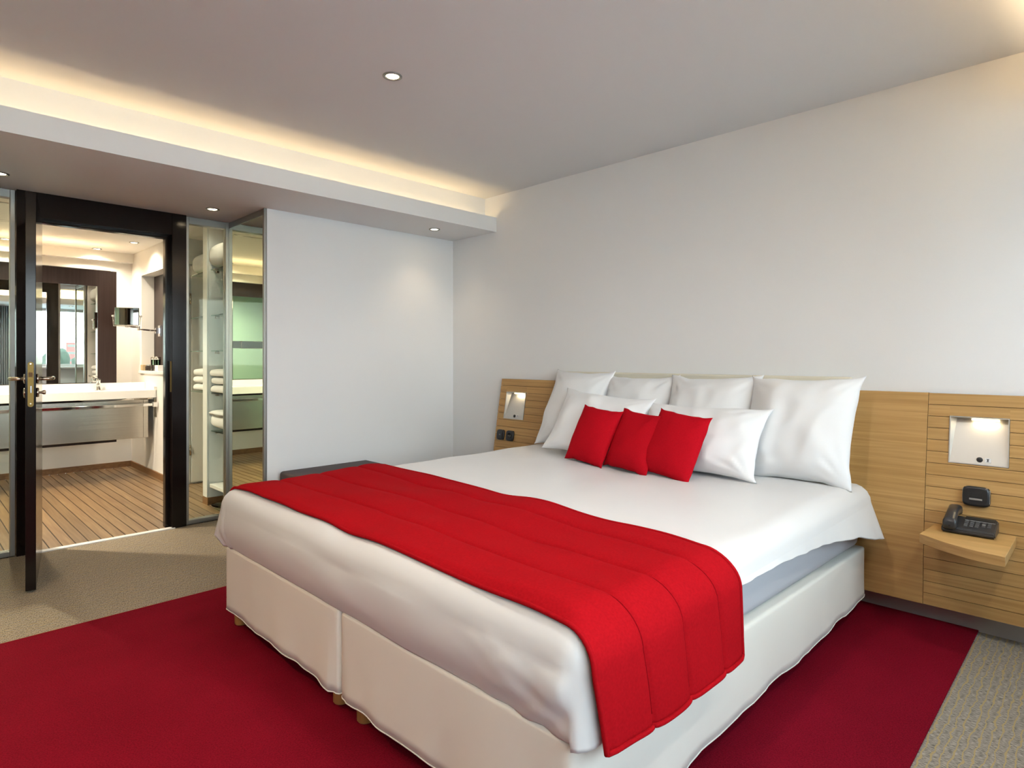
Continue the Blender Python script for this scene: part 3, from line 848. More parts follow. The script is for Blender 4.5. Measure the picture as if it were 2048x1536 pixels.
for (w0, w1), (r0, r1) in (((YR0, YR1), REC[0]), ((YL0, YL1), REC[1])):
    for k in range(NR):
        z0, z1 = HB0 + k * dz + 0.0012, HB0 + (k + 1) * dz - 0.0012
        parts = [(w0, w1, z0, z1)]
        if z1 > RZ0 and z0 < RZ1:
            parts = [(w0, r0 - 0.001, z0, z1), (r1 + 0.001, w1, z0, z1)]
            if z0 < RZ0 - 0.006: parts.append((r0 - 0.001, r1 + 0.001, z0, RZ0 - 0.001))
            if z1 > RZ1 + 0.006: parts.append((r0 - 0.001, r1 + 0.001, RZ1 + 0.001, z1))
        for a, b, c, d_ in parts:
            bm = bmesh.new(); slab(bm, a, b, c, d_, 0.0, 0.012); mk('plank', bm, 'oak', e)
    bm = bmesh.new()
    for a, b, c, d_ in ((w0 + .002, w1 - .002, HB0 + .002, RZ0 - 0.004), (w0 + .002, w1 - .002, RZ1 + 0.004, HB1 - .002), (w0 + .002, r0 - 0.004, RZ0 - 0.004, RZ1 + 0.004), (r1 + 0.004, w1 - .002, RZ0 - 0.004, RZ1 + 0.004)):
        slab(bm, a, b, c, d_, 0.0125, 0.012, 6)
    mk('backing', bm, 'oakline', e)
bm = bmesh.new(); slab(bm, YR1 + 0.002, YL0 - 0.002, HB0, HB1, 0.0, 0.022, 14); mk('center_panel', bm, 'oak', e)
# cream pad behind the pillows
bm = bmesh.new()
zs = [0.60 + 0.525 * k / 10 for k in range(11)]
for k in range(10):
    pass
def pad_x(z): return hx(min(z, 1.06)) - 0.034 + (0.012 if z > 1.06 else 0)
a0 = [bm.verts.new((pad_x(z), 0.955, z)) for z in zs]; a1 = [bm.verts.new((pad_x(z), 2.90, z)) for z in zs]
b0 = [bm.verts.new((hx(min(z, 1.06)) - 0.001 + (0.02 if z > 1.06 else 0), 0.955, z)) for z in zs]; b1 = [bm.verts.new((hx(min(z, 1.06)) - 0.001 + (0.02 if z > 1.06 else 0), 2.90, z)) for z in zs]
for k in range(10):
    bm.faces.new((a0[k], a1[k], a1[k + 1], a0[k + 1])); bm.faces.new((b0[k], b0[k + 1], b1[k + 1], b1[k]))
    bm.faces.new((a0[k], a0[k + 1], b0[k + 1], b0[k])); bm.faces.new((a1[k], b1[k], b1[k + 1], a1[k + 1]))
for k in (0, 10): bm.faces.new((a0[k], b0[k], b1[k], a1[k]))
pad = mk('cream_pad', bm, 'cream', e)
pad['label'] = 'cream upholstered pad'
bv = pad.modifiers.new('round', 'BEVEL'); bv.width = 0.010; bv.segments = 3; bv.limit_method = 'ANGLE'

# ------------------------------------------------------------------ reading light recesses
def recess(y0, y1, label):
    zc = (RZ0 + RZ1) / 2; al = math.atan((hx(RZ1) - hx(RZ0)) / (RZ1 - RZ0))
    e = empty('reading_light', (hx(zc), (y0 + y1) / 2, zc), (-al, 0, R(-90)))
    tag(e, label, 'reading light', 'reading light recesses in the headboard')
    W, Hh, D = (y1 - y0) / 2, (RZ1 - RZ0) / 2 / math.cos(al), 0.038
    t = 0.004
    boxes('rim', [(-W, -W + t, -0.003, 0.003, -Hh, Hh), (W - t, W, -0.003, 0.003, -Hh, Hh), (-W + t, W - t, -0.003, 0.003, Hh - t, Hh), (-W + t, W - t, -0.003, 0.003, -Hh, -Hh + t)], 'lampmetal', e, local=True)
    # slanted back plate: deep at the top, flush at the bottom; narrower at the top than at the bottom
    bm = bmesh.new(); q = W - t; hh = Hh - t; ins = 0.018
    P = lambda x, y, z: bm.verts.new((x, y, z))
    A, B = P(-q, 0.002, -hh), P(q, 0.002, -hh)
    C, Dd = P(q - 0.004, D, hh), P(-q + ins, D, hh)
    E_, F_ = P(-q, 0.002, hh), P(q, 0.002, hh)
    bm.faces.new((A, B, C, Dd)); bm.faces.new((A, Dd, E_)); bm.faces.new((B, F_, C)); bm.faces.new((E_, Dd, C, F_))
    mk('back_plate', bm, 'lampmetal', e, local=True)
    box('lamp_strip', (-0.028, 0.072, 0.006, 0.026, hh - 0.010, hh - 0.002), 'bulbw', e, 0.002, local=True)
    yb = 0.002 + D * 0.10
    bm = bmesh.new(); lathe(bm, [(0.0115, yb + 0.002), (0.0115, yb - 0.004), (0.008, yb - 0.006), (0.0, yb - 0.006)], (0.006, 0, -hh * 0.80), 18, 'y'); mk('push_button', bm, 'black', e, True, local=True)
    box('sticker', (0.024, 0.046, yb - 0.0030, yb - 0.0014, -hh * 0.80 - 0.009, -hh * 0.80 + 0.009), 'paper', e, local=True)
    boxes('sticker_mark', [(0.033, 0.037, yb - 0.0040, yb - 0.0031, -hh * 0.80 - 0.006, -hh * 0.80 + 0.006), (0.030, 0.040, yb - 0.0040, yb - 0.0031, -hh * 0.80 + 0.004, -hh * 0.80 + 0.0060), (0.031, 0.039, yb - 0.0040, yb - 0.0031, -hh * 0.80 - 0.0060, -hh * 0.80 - 0.0045)], 'ink', e, local=True)
    ld = bpy.data.lights.new('reading_glow', 'AREA'); ld.shape = 'RECTANGLE'; ld.size = 0.085; ld.size_y = 0.014; ld.energy = 0.06; ld.color = (1.0, 0.78, 0.45)
    lo = bpy.data.objects.new('reading_glow', ld); COL.objects.link(lo); lo.parent = e; lo.location = (0.022, 0.014, hh - 0.0115); lo.rotation_euler = (R(14), 0, 0)
recess(*REC[0], 'lit aluminium reading light recess in the headboard above the telephone')
recess(*REC[1], 'lit aluminium reading light recess in the headboard by the room corner')

def plate(name, y, z, w, h, label, kind, group=None, depth=0.014):
    al = math.atan((hx(z + 0.05) - hx(z - 0.05)) / 0.1)
    e = empty(name, (hx(z), y, z), (-al, 0, R(-90)))
    tag(e, label, 'wall socket' if kind != 'switch' else 'switch', group)
    # bulged cover: rounded outline
    bm = bmesh.new(); n = 28; ring = []
    for k in range(n):
        a = 2 * math.pi * k / n; c, s = math.cos(a), math.sin(a)
        ring.append((math.copysign(abs(c) ** 0.42, c), math.copysign(abs(s) ** 0.42, s)))
    levels = [(1.0, 0.001), (1.0, -depth * 0.45), (0.93, -depth), (0.70, -depth * 1.02)]
    prev = None
    for sc_, yy in levels:
        r = [bm.verts.new((x * w / 2 * sc_, yy, zz * h / 2 * (sc_ if sc_ > 0.8 else 0.74))) for x, zz in ring]
        if prev:
            for k in range(n): bm.faces.new((prev[k], prev[(k + 1) % n], r[(k + 1) % n], r[k]))
        prev = r
    bm.faces.new(prev)
    mk('cover', bm, 'black', e, True, local=True)
    yf = -depth * 1.02
    if kind == 'phone':
        box('top_band', (-w * 0.40, w * 0.40, -depth * 0.98, -depth * 0.35, h * 0.34, h * 0.46), 'nickel', e, 0.003, local=True)
        box('port', (-w * 0.23, w * 0.23, yf - 0.001, yf + 0.001, -h * 0.06, h * 0.15), 'blackm', e, local=True)
        box('port_flap', (-w * 0.23, w * 0.23, yf - 0.003, yf, -h * 0.19, -h * 0.10), 'silver', e, 0.001, local=True)
        for s in (-1, 1):
            box('side_trim', (s * w * 0.47 - 0.002, s * w * 0.47 + 0.002, -depth * 0.75, -0.002, -h * 0.30, h * 0.36), 'silver', e, 0.0015, local=True)
    elif kind == 'socket':
        bm = bmesh.new(); lathe(bm, [(w * 0.30, yf - 0.0015), (w * 0.30, yf - 0.003), (w * 0.27, yf - 0.003), (w * 0.25, yf - 0.0008), (0, yf - 0.0008)], (0, 0, 0), 22, 'y'); mk('socket_well', bm, 'blackm', e, True, local=True)
        for s in (-1, 1):
            bm = bmesh.new(); lathe(bm, [(0.0030, yf - 0.0009), (0.0030, yf - 0.0020), (0, yf - 0.0020)], (s * 0.0095, 0, 0), 10, 'y'); mk('contact', bm, 'nickel', e, local=True)
        for zt in (-1,):
            box('rim_trim', (-w * 0.36, w * 0.36, -depth * 0.95, -depth * 0.3, -h * 0.47, -h * 0.43), 'nickel', e, local=True)
        box('rim_trim', (-w * 0.36, w * 0.36, -depth * 0.95, -depth * 0.3, h * 0.43, h * 0.47), 'nickel', e, local=True)
    else:
        box('rocker', (-w * 0.34, w * 0.34, yf - 0.003, yf, -h * 0.30, h * 0.30), 'black', e, 0.0015, local=True)
        boxes('rocker_mark', [(-0.006, -0.0035, yf - 0.0036, yf - 0.0031, -0.003, 0.005), (0.0035, 0.006, yf - 0.0036, yf - 0.0031, -0.003, 0.005)], 'silver', e, local=True)
        for s in (-1, 1):
            box('rim_trim', (-w * 0.36, w * 0.36, -depth * 0.95, -depth * 0.3, s * h * 0.45 - 0.0015, s * h * 0.45 + 0.0015), 'nickel', e, local=True)
plate('phone_socket', 0.436, 0.610, 0.100, 0.088, 'black telephone socket on the headboard above the telephone', 'phone', depth=0.020)
plate('light_switch', 3.452, 0.617, 0.080, 0.082, 'black light switch on the headboard, left of the socket under the lit recess', 'switch')
plate('power_socket', 3.348, 0.617, 0.080, 0.082, 'black power socket on the headboard, between the switch and the pillow', 'socket')

# ------------------------------------------------------------------ bedside shelf and telephone
pts = [(3.322, 0.296), (2.945, 0.296)]
for k in range(1, 13):
    f = k / 12; pts.append((2.945 + (3.085 - 2.945) * f - 0.030 * math.sin(math.pi * f), 0.296 + (0.598 - 0.296) * f))
pts += [(3.322, 0.583)]
bm = bmesh.new(); prism(bm, pts, 0.430, 0.468)
bmesh.ops.bevel(bm, geom=[ed for ed in bm.edges if abs(ed.verts[0].co.z - ed.verts[1].co.z) < 1e-5], offset=0.002, segments=1, affect='EDGES')
tag(mk('bedside_shelf', bm, 'oak'), 'small oak bedside shelf with a curved front under the telephone', 'shelf')

PH = empty('telephone', (3.25, 0.445, 0.469), (0, 0, R(-90)))
tag(PH, 'anthracite desk telephone on the oak bedside shelf', 'telephone')
# local x to the right (towards -y), y to the wall, z up: wedge that rises to the back
bm = bmesh.new()
prof = [(-0.062, 0.002), (-0.066, 0.016), (-0.058, 0.026), (0.030, 0.050), (0.056, 0.056), (0.060, 0.044), (0.060, 0.002)]
a_ = [bm.verts.new((-0.092, y, z)) for y, z in prof]; b_ = [bm.verts.new((0.092, y, z)) for y, z in prof]
bm.faces.new(a_); bm.faces.new(b_[::-1])
for i in range(len(prof)): bm.faces.new((a_[i], b_[i], b_[(i + 1) % len(prof)], a_[(i + 1) % len(prof)]))
bmesh.ops.bevel(bm, geom=list(bm.edges), offset=0.004, segments=2, affect='EDGES')
mk('body', bm, 'phone', PH, local=True)
tilt = math.atan2(0.024, 0.088)
def on_deck(x, y, up): return Vector((x, y, 0.026 + (y + 0.058) * math.tan(tilt) + up))
# handset: arched bar with two thick ends, along y on the left
bm = bmesh.new()
NH = 22; rings = []
for k in range(NH + 1):
    f = k / NH; y = -0.082 + 0.150 * f
    zc = 0.026 + (y + 0.058) * math.tan(tilt) + 0.016 + 0.022 * math.sin(math.pi * f) ** 0.8
    hh = 0.016 + 0.010 * (abs(2 * f - 1) ** 3) * (1 - 0.4 * ss(0.92, 1, abs(2 * f - 1)))
    ww = 0.021 + 0.006 * abs(2 * f - 1) ** 2
    if k in (0, NH): hh *= 0.55; ww *= 0.7
    rings.append([bm.verts.new((-0.060 + ww * math.copysign(abs(math.cos(a)) ** 0.6, math.cos(a)), y, zc + hh * math.copysign(abs(math.sin(a)) ** 0.7, math.sin(a)))) for a in [2 * math.pi * q / 16 for q in range(16)]])
for a_, b_ in zip(rings, rings[1:]):
    for q in range(16): bm.faces.new((a_[q], a_[(q + 1) % 16], b_[(q + 1) % 16], b_[q]))
bm.faces.new(rings[0]); bm.faces.new(rings[-1])
hs = mk('handset', bm, 'phone', PH, True, local=True)
bm = bmesh.new(); lathe(bm, [(0.004, -0.0835), (0.004, -0.0815), (0, -0.0815)], (-0.060, 0, 0.036), 10, 'y'); mk('cord_jack', bm, 'blackm', PH, local=True)
def deck_box(name, x0, x1, y0, y1, h0, h1, m, bev=0.0):
    bm = bmesh.new(); bx(bm, x0, x1, -(y1 - y0) / 2, (y1 - y0) / 2, h0, h1, bev)
    c = on_deck(0, (y0 + y1) / 2, 0)
    bmesh.ops.transform(bm, matrix=Matrix.Translation(c) @ Matrix.Rotation(tilt, 4, 'X'), verts=bm.verts)
    return mk(name, bm, m, PH, local=True)
deck_box('display', -0.020, 0.084, 0.026, 0.052, -0.001, 0.004, 'blackm', 0.001)
deck_box('display_strip', -0.020, 0.084, 0.021, 0.024, 0.0, 0.0015, 'silver')
for r_ in range(4):
    for c_ in range(3):
        deck_box('key', -0.018 + c_ * 0.019, -0.005 + c_ * 0.019, 0.008 - r_ * 0.0145, 0.0165 - r_ * 0.0145, -0.001, 0.004, 'key', 0.0015)
for r_ in range(3):
    for c_ in range(2):
        deck_box('key', 0.042 + c_ * 0.019, 0.054 + c_ * 0.019, 0.008 - r_ * 0.0145, 0.0150 - r_ * 0.0145, -0.001, 0.0035, 'key' if (r_, c_) != (1, 0) else 'silver', 0.0015)

# ------------------------------------------------------------------ bench behind the bed
e = empty('bench', (2.21, 3.88, 0))
tag(e, 'dark brown leather bench against the white wall behind the bed', 'bench')
bm = bmesh.new(); bx(bm, 1.87, 2.57, 3.62, 4.160, 0.30, 0.430, 0.022, 4); mk('seat_pad', bm, 'leather', e, True)
box('frame', (1.90, 2.54, 3.65, 4.140, 0.25, 0.2995), 'wengep', e, 0.004)
for lx in (1.92, 2.49):
    for ly in (3.67, 4.085):
        box('leg', (lx, lx + 0.035, ly, ly + 0.035, 0.0, 0.2495), 'wengep', e, 0.002)

# ------------------------------------------------------------------ bathroom furniture
YM = 7.40
e = empty('vanity_mirror', (0.8, YM, 0.35))
tag(e, 'wide mirror on a dark brown freestanding panel behind the vanity', 'mirror')
PX1, PZ0, PZ1, MX1, MZ0, MZ1 = 1.590, 0.350, 2.125, 1.424, 0.975, 1.960
PX0, MX0 = -0.75, -0.60
boxes('panel', [(PX0, PX1, YM + 0.012, YM + 0.045, PZ0, PZ1), (MX1, PX1, YM, YM + 0.012, PZ0, PZ1), (PX0, MX0, YM, YM + 0.012, PZ0, PZ1),
                (MX0, MX1, YM, YM + 0.012, MZ1, PZ1), (MX0, MX1, YM, YM + 0.012, PZ0, MZ0)], 'wengep', e)
box('mirror_glass', (MX0, MX1, YM + 0.004, YM + 0.0118, MZ0, MZ1), 'mirror', e)
for q_ in (-0.55, 1.20): box('post', (q_, q_ + 0.07, YM + 0.046, YP, PZ0 + 0.1, PZ0 + 0.16), 'wengep', e)
ld = bpy.data.lights.new('panel_glow', 'AREA'); ld.shape = 'RECTANGLE'; ld.size = 0.03; ld.size_y = 1.5; ld.energy = 5; ld.color = (1.0, 0.66, 0.30)
lo = bpy.data.objects.new('panel_glow', ld); COL.objects.link(lo); lo.parent = e; lo.location = (PX1 - 0.06 - 0.8, 0.06, 0.9); lo.rotation_euler = (R(-90), 0, 0)
ld = bpy.data.lights.new('panel_uplight', 'AREA'); ld.shape = 'RECTANGLE'; ld.size = 2.2; ld.size_y = 0.03; ld.energy = 3.5; ld.color = (1.0, 0.66, 0.34)
lo = bpy.data.objects.new('panel_uplight', ld); COL.objects.link(lo); lo.parent = e; lo.location = (0.42 - 0.8, 0.03, PZ1 - 0.35 + 0.012); lo.rotation_euler = (R(180), 0, 0)
box('light_channel', (PX0 + 0.03, PX1 - 0.05, YM + 0.015, YM + 0.043, PZ1 + 0.0003, PZ1 + 0.008), 'alu', e)
box('light_strip', (PX1 - 0.075, PX1 - 0.045, YM + 0.046, YM + 0.055, 0.50, 2.00), 'alu', e)

e = empty('vanity_counter', (0.75, 7.18, 0.4))
tag(e, 'long white wash counter with a brushed steel front and towel rail', 'vanity')
CX0, CX1, CY0, CY1, CZ0, CZ1 = -1.28, 1.846, 6.972, 7.392, 0.822, 0.898
bX0, bX1, bY0, bY1 = 1.16, 1.66, 7.03, 7.26
ct = boxes('countertop', [(CX0, bX0, CY0, CY1, CZ0, CZ1), (bX1, CX1, CY0, CY1, CZ0, CZ1), (bX0, bX1, CY0, bY0, CZ0, CZ1), (bX0, bX1, bY1, CY1, CZ0, CZ1)], 'solid', e)
bm = bmesh.new(); N = 10
vg = [[bm.verts.new((bX0 + (bX1 - bX0) * i / N, bY0 + (bY1 - bY0) * j / N, CZ1 - 0.001 - 0.10 * (max(0, 1 - (2 * i / N - 1) ** 6) * max(0, 1 - (2 * j / N - 1) ** 6)) ** 0.6)) for j in range(N + 1)] for i in range(N + 1)]
for i in range(N):
    for j in range(N): bm.faces.new((vg[i][j], vg[i + 1][j], vg[i + 1][j + 1], vg[i][j + 1]))
mk('basin', bm, 'solid', e, True)
box('upstand', (CX0, CX1, CY1 - 0.012, CY1, CZ1 + 0.0003, 0.968), 'solid', e)
box('steel_front', (CX0, 1.745, 7.035, 7.045, 0.415, 0.800), 'steel', e, 0.002)
box('steel_end', (1.745, 1.790, 7.035, 7.38, 0.415, 0.800), 'steel', e, 0.002)
box('bracket', (1.790, 1.846, 7.06, 7.36, 0.800, 0.8215), 'nickel', e)
box('rail', (CX0, 1.800, 6.915, 6.925, 0.740, 0.768), 'chrome', e, 0.002)
box('rail_end', (1.800, 1.846, 6.905, 6.935, 0.730, 0.778), 'chrome', e, 0.003)
box('end_plate', (1.8465, 1.8495, 6.96, 7.05, 0.62, 0.93), 'steel', e)

e = empty('basin_mixer', (1.415, 7.32, CZ1))
tag(e, 'chrome single lever basin mixer on the white counter', 'faucet')
bm = bmesh.new(); lathe(bm, [(0.024, 0.0005), (0.024, 0.006), (0.019, 0.010), (0.018, 0.085), (0.020, 0.09), (0.020, 0.115), (0.012, 0.12)], (0, 0, 0), 20); mk('body', bm, 'chrome', e, True, local=True)
bm = bmesh.new(); tube(bm, [(0, 0, 0.050), (-0.01, -0.04, 0.062), (-0.02, -0.085, 0.062), (-0.024, -0.105, 0.052)], [0.015, 0.014, 0.012, 0.011], 14); mk('spout', bm, 'chrome', e, True, local=True)
bm = bmesh.new(); tube(bm, [(0, 0, 0.112), (-0.02, -0.03, 0.135), (-0.035, -0.075, 0.142)], [0.010, 0.008, 0.006], 12); mk('lever', bm, 'chrome', e, True, local=True)

# shaving mirror on its swing arm
e = empty('shaving_mirror', (1.971, 7.265, 1.515))
tag(e, 'chrome swing arm shaving mirror in front of the dark niche', 'mirror')
box('wall_plate', (1.950, 1.971, 7.225, 7.305, 1.455, 1.575), 'chrome', e, 0.004)
box('pivot', (1.915, 1.950, 7.250, 7.280, 1.485, 1.545), 'chrome', e, 0.003)
bm = bmesh.new(); tube(bm, [(1.93, 7.265, 1.515), (1.70, 7.02, 1.515)], 0.009, 10); mk('arm', bm, 'chrome', e, True)
bm = bmesh.new(); tube(bm, [(1.70, 7.02, 1.535), (1.565, 6.93, 1.535)], 0.008, 10); mk('arm', bm, 'chrome', e, True)
bm = bmesh.new(); tube(bm, [(1.70, 7.02, 1.503), (1.70, 7.02, 1.547)], 0.012, 10); mk('pivot', bm, 'chrome', e, True)
bm = bmesh.new(); tube(bm, [(1.568, 6.93, 1.530), (1.568, 6.93, 1.562)], 0.010, 10); mk('pivot', bm, 'chrome', e, True)
mc = Vector((1.575, 6.925, 1.635)); yaw = R(-21)
T = Matrix.Translation(mc) @ Matrix.Rotation(yaw, 4, 'Z')
def mpart(name, bm, m, smooth=False):
    bmesh.ops.transform(bm, matrix=T, verts=bm.verts); return mk(name, bm, m, e, smooth)
bm = bmesh.new()
for d_ in ((-0.104, -0.099, -0.008, 0.008, -0.087, 0.087), (0.099, 0.104, -0.008, 0.008, -0.087, 0.087), (-0.099, 0.099, -0.008, 0.008, 0.082, 0.087), (-0.099, 0.099, -0.008, 0.008, -0.087, -0.082)): bx(bm, *d_)
mpart('mirror_rim', bm, 'chrome')
bm = bmesh.new(); N = 12
vg = [[bm.verts.new((-0.099 + 0.198 * i / N, -0.004 - 0.006 * (1 - (2 * i / N - 1) ** 2), -0.082 + 0.164 * j)) for j in range(2)] for i in range(N + 1)]
for i in range(N): bm.faces.new((vg[i][0], vg[i + 1][0], vg[i + 1][1], vg[i][1]))
mpart('mirror_glass', bm, 'mirrord', True)
bm = bmesh.new(); tube(bm, [(-0.116, 0, 0.004), (-0.112, 0, -0.094), (0.112, 0, -0.094), (0.116, 0, 0.004)], 0.0045, 8); mpart('yoke', bm, 'chrome', True)
for s in (-1, 1):
    bm = bmesh.new(); lathe(bm, [(0.010, s * 0.105), (0.010, s * 0.126), (0.004, s * 0.128)], (0, 0, 0.004), 12, 'x'); mpart('knob', bm, 'chrome', True)

# things on the niche ledge
LZ = 1.0905
o = box('card_box', (1.838, 1.945, 7.445, 7.515, LZ, LZ + 0.062), 'kraft', None, 0.003); tag(o, 'small tan card box at the end of the niche ledge', 'box')
def bottle(x, y, h, r, label, m='amber'):
    e = empty('bottle', (x, y, LZ)); tag(e, label, 'bottle', 'toiletry bottles on the niche ledge')
    bm = bmesh.new(); lathe(bm, [(r * 0.9, 0), (r, 0.004), (r, h * 0.66), (r * 0.5, h * 0.74), (r * 0.5, h * 0.78)], (0, 0, 0), 16); mk('body', bm, m, e, True, local=True)
    bm = bmesh.new(); lathe(bm, [(r * 0.62, h * 0.781), (r * 0.62, h), (0, h)], (0, 0, 0), 16); mk('cap', bm, 'silver', e, True, local=True)
bottle(1.872, 7.405, 0.066, 0.016, 'small dark toiletry bottle next to the tan box')
bottle(1.872, 7.345, 0.064, 0.016, 'small dark toiletry bottle, second from the tan box')
bottle(1.872, 7.285, 0.066, 0.016, 'small dark toiletry bottle, third from the tan box')
def tumbler(x, y, label):
    e = empty('glass_tumbler', (x, y, LZ)); tag(e, label, 'glass', 'tumblers on the niche ledge')
    bm = bmesh.new(); lathe(bm, [(0.028, 0), (0.030, 0.004), (0.034, 0.135), (0.031, 0.135), (0.027, 0.012), (0.0, 0.010)], (0, 0, 0), 22); mk('wall', bm, 'glassshelf', e, True, local=True)
    bm = bmesh.new(); lathe(bm, [(0.036, 0.118), (0.036, 0.146), (0.0, 0.147)], (0, 0, 0), 22); mk('cover', bm, 'chrome', e, True, local=True)
    bm = bmesh.new(); lathe(bm, [(0.031, 0.002), (0.033, 0.062), (0.0, 0.062)], (0, 0, 0), 22); mk('dark_holder', bm, 'amber', e, True, local=True)
tumbler(1.890, 7.205, 'chrome topped glass tumbler on the niche ledge, next to the bottles')
tumbler(1.890, 7.105, 'chrome topped glass tumbler on the niche ledge, next to the white box')
o = box('tissue_box', (1.850, 1.94, 6.93, 7.04, LZ, LZ + 0.06), 'paper', None, 0.004); tag(o, 'small white box on the niche ledge beside the tumblers', 'box')
bm = bmesh.new(); bx(bm, 0, 0.0015, -0.05, 0.05, 0, 0.11)
o = mk('card', bm, 'paper'); o.location = (1.915, 7.300, LZ); o.rotation_euler = (0, R(12), R(20)); tag(o, 'white card leaning behind the bottles in the niche', 'card')

# ------------------------------------------------------------------ towel shelves
SH = empty('towel_shelf', (2.05, 5.1, 0))
tag(SH, 'white built-in towel rack with glass shelves beside the glass wall', 'shelf')
box('back_panel', (2.285, 2.2995, 4.892, 5.358, 0.16, 2.38), 'white', SH)
box('front_post', (1.796, 1.809, 5.362, 5.458, 0.063, 2.385), 'white', SH, 0.002)
box('bottom_board', (1.812, 2.284, 4.895, 5.346, 0.150, 0.178), 'white', SH, 0.002)
SHZ = [0.622, 0.935, 1.288, 1.583, 1.962]
for z in SHZ:
    s = box('glass_shelf', (1.825, 2.283, 4.905, 5.352, z - 0.009, z - 0.001), 'glassshelf', SH, 0.001)
    for yy in (5.330,):
        box('bracket', (1.86, 1.885, yy, 5.3595, z - 0.028, z - 0.0092), 'nickel', SH, 0.002)
SH2 = empty('towel_shelf', (2.0, 5.7, 0))
tag(SH2, 'glass towel shelves on the far side of the partition, seen in the vanity mirror', 'shelf')
for z in SHZ[1:]:
    box('glass_shelf', (1.825, 2.25, 5.463, 5.86, z - 0.009, z - 0.001), 'glassshelf', SH2, 0.001)
    box('bracket', (1.86, 1.885, 5.4605, 5.490, z - 0.028, z - 0.0092), 'nickel', SH2, 0.002)

def towel_roll(loc, L, rw, rh, turns, label, group, yaw=0.0, seed=0):
    """a towel rolled up, axis along y; cross-section a spiral squashed to rw x rh"""
    e = empty('rolled_towel', loc, (0, 0, R(yaw))); tag(e, label, 'towel', group)
    bm = bmesh.new(); NP = int(turns * 22); secs = []
    NL = 12
    for k in range(NP + 1):
        a = 2 * math.pi * turns * k / NP; f = 0.10 + 0.90 * k / NP
        ca_, sa_ = math.cos(a), math.sin(a)
        secs.append((math.copysign(abs(ca_) ** 0.75, ca_) * f, math.copysign(abs(sa_) ** 0.65, sa_) * f, f))
    rows = []
    for i in range(NL + 1):
        y = -L / 2 + L * i / NL
        endf = 1 - 0.10 * abs(2 * i / NL - 1) ** 4
        rows.append([bm.verts.new((c * rw * endf * (1 + 0.05 * nz(c * 2 + seed, y * 7, s)), y + 0.010 * (1 - f) * (1 if i > NL / 2 else -1) * abs(2 * i / NL - 1) ** 3, rh + s * rh * endf * (1 + 0.05 * nz(c * 2, y * 7 + seed, s)))) for c, s, f in secs])
    for i in range(NL):
        for k in range(NP): bm.faces.new((rows[i][k], rows[i][k + 1], rows[i + 1][k + 1], rows[i + 1][k]))
    bmesh.ops.recalc_face_normals(bm, faces=bm.faces)
    o = mk('terry_cloth', bm, 'terry', e, True, local=True)
    solid(o, min(rw, rh) * 0.55 / turns); o.modifiers['thick'].offset = 0
    return e
GT = 'rolled white towels on the shelves'
for k, (z, off) in enumerate(((0.9355, 0), (1.003, 0.006), (1.068, -0.004))):
    towel_roll((1.915 + off, 5.165, z), 0.37, 0.105, 0.0335, 2.6, ['bottom', 'middle', 'top'][k] + ' rolled white towel of the stack of three beside the glass wall', GT, 0, k)
for k, z in enumerate((1.584, 1.632, 1.676)):
    towel_roll((1.960, 5.06, z), 0.22, 0.085, 0.0235, 2.5, ['bottom', 'middle', 'top'][k] + ' small white towel of the stack below the big roll', GT, 0, k + 5)
for k, z in enumerate((1.289, 1.337, 1.385)):
    towel_roll((1.985, 5.03, z), 0.20, 0.08, 0.0235, 2.5, ['bottom', 'middle', 'top'][k] + ' small white towel on the second glass shelf above the three rolled towels', GT, 0, k + 9)
towel_roll((1.930, 5.145, 1.963), 0.40, 0.155, 0.115, 3.2, 'big rolled white bathrobe on the top glass shelf', 'rolled bathrobes', 0, 21)
towel_roll((1.930, 5.150, 0.623), 0.40, 0.155, 0.085, 2.4, 'loosely rolled white bathrobe on the lowest glass shelf', 'rolled bathrobes', 0, 25)
for k, z in enumerate((0.9355, 1.003, 1.068)):
    towel_roll((1.935, 5.665, z), 0.36, 0.10, 0.0325, 2.6, ['bottom', 'middle', 'top'][k] + ' rolled white towel of the stack reflected in the vanity mirror', GT, 0, k + 30)
towel_roll((1.940, 5.665, 1.963), 0.36, 0.13, 0.100, 3.2, 'big white towel roll reflected in the vanity mirror', 'rolled bathrobes', 0, 41)

# bathroom scale on the floor
e = empty('bathroom_scale', (1.90, 5.14, 0.001), (0, 0, R(8)))
tag(e, 'low round glass and chrome bathroom scale on the planked floor under the shelves', 'scale')
bm = bmesh.new(); lathe(bm, [(0.135, 0.030), (0.140, 0.034), (0.135, 0.040), (0.0, 0.040)], (0, 0, 0), 36); mk('glass_plate', bm, 'glassshelf', e, True, local=True)
bm = bmesh.new(); lathe(bm, [(0.045, 0.018), (0.045, 0.0295), (0.0, 0.0296)], (-0.05, -0.02, 0), 24); mk('display', bm, 'chrome', e, True, local=True)
for a in (45, 135, 225, 315):
    bm = bmesh.new(); lathe(bm, [(0.016, 0.0), (0.018, 0.004), (0.016, 0.0295), (0.0, 0.0296)], (0.095 * math.cos(R(a)), 0.095 * math.sin(R(a)), 0), 16); mk('foot', bm, 'chrome', e, True, local=True)

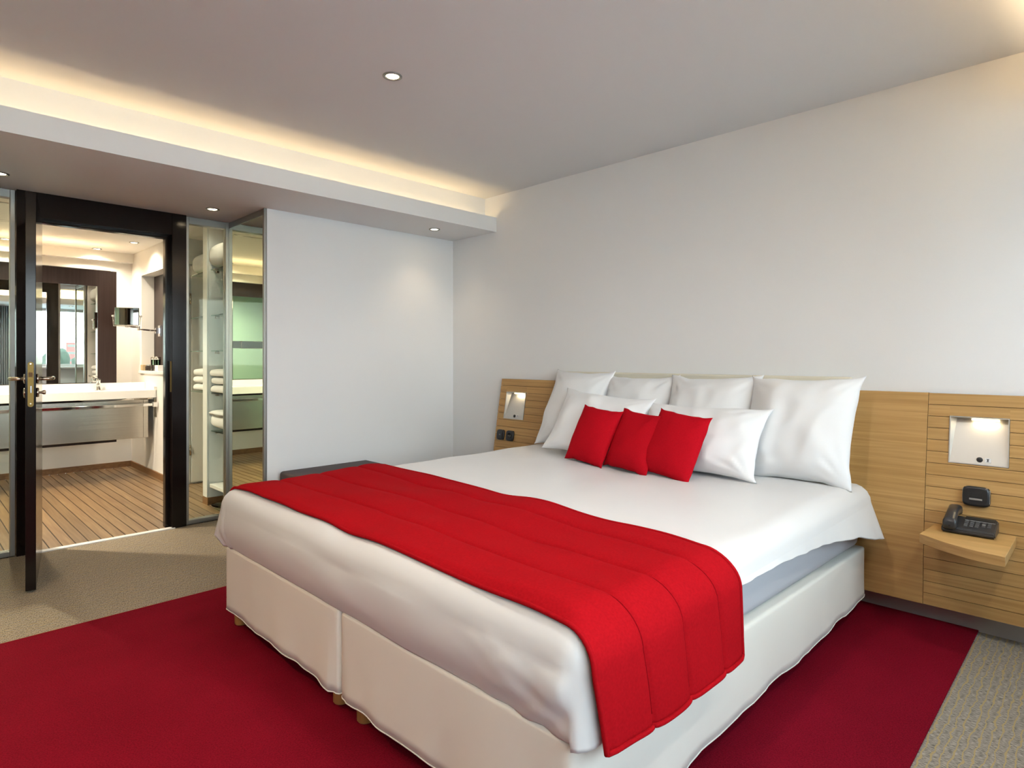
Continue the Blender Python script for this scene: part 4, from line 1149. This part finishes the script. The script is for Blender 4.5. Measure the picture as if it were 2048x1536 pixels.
# ------------------------------------------------------------------ curtains and the view outside the windows (seen in the mirrors)
def curtain(x0, x1, label, m='curtain'):
    bm = bmesh.new(); n = 60; rows = []
    for z in (0.02, 0.8, 1.6, 2.28):
        rows.append([bm.verts.new((x0 + (x1 - x0) * k / n, YW + 0.20 + 0.035 * math.sin(k * 1.05) + 0.006 * nz(k * 0.4, z), z)) for k in range(n + 1)])
    for a, b in zip(rows, rows[1:]):
        for k in range(n): bm.faces.new((a[k], a[k + 1], b[k + 1], b[k]))
    o = mk('curtain', bm, m, None, True); solid(o, 0.003)
    tag(o, label, 'curtain', 'window curtains')
curtain(2.78, 3.40, 'sheer white curtain at the window, beside the headboard wall', 'sheer')
curtain(1.22, 1.56, 'grey curtain hanging between the two windows')
curtain(-2.2, -1.55, 'grey curtain at the far end of the window wall')

struct(box('ground', (-300, 300, -400, -8, -14.2, -14.0), 'ground'))
def far_block(x, y, w, d_, h, m, label):
    e = empty('far_building', (x, y, -14)); tag(e, label, 'building')
    box('tower', (-w / 2, w / 2, -d_ / 2, d_ / 2, 0, h), m, e, local=True)
    box('roof', (-w / 2 - 0.3, w / 2 + 0.3, -d_ / 2 - 0.3, d_ / 2 + 0.3, h, h + 0.6), 'pale', e, local=True)
    for r_ in range(int(h // 4)):
        box('window_band', (-w / 2 + 0.4, w / 2 - 0.4, d_ / 2, d_ / 2 + 0.1, 1.5 + r_ * 4, 3.0 + r_ * 4), 'lcd', e, local=True)
far_block(67, -400, 4.5, 5, 24, 'redbrick', 'distant red tower outside the window, seen in the vanity mirror')
far_block(52, -380, 8, 10, 17, 'pale', 'low pale building far outside the window, beside the trees')
for x, y, h, t_ in ((44, -300, 15, 'leftmost'), (49, -310, 16, 'second'), (54, -296, 14, 'third'), (62, -305, 15, 'last')):
    e = empty('tree', (x, y, -14)); tag(e, t_ + ' green tree in the row far outside the window', 'tree', 'trees outside the window')
    bm = bmesh.new(); bmesh.ops.create_icosphere(bm, subdivisions=3, radius=1)
    for v in bm.verts:
        v.co *= 1 + 0.25 * nz(v.co.x * 2 + x, v.co.y * 2, v.co.z * 2); v.co = Vector((v.co.x * 3.4, v.co.y * 3.4, v.co.z * h * 0.38 + h * 0.85))
    mk('crown', bm, 'grass', e, True, local=True)
    bm = bmesh.new(); lathe(bm, [(0.5, 0), (0.35, h * 0.6)], (0, 0, 0), 8); mk('trunk', bm, 'legwood', e, local=True)
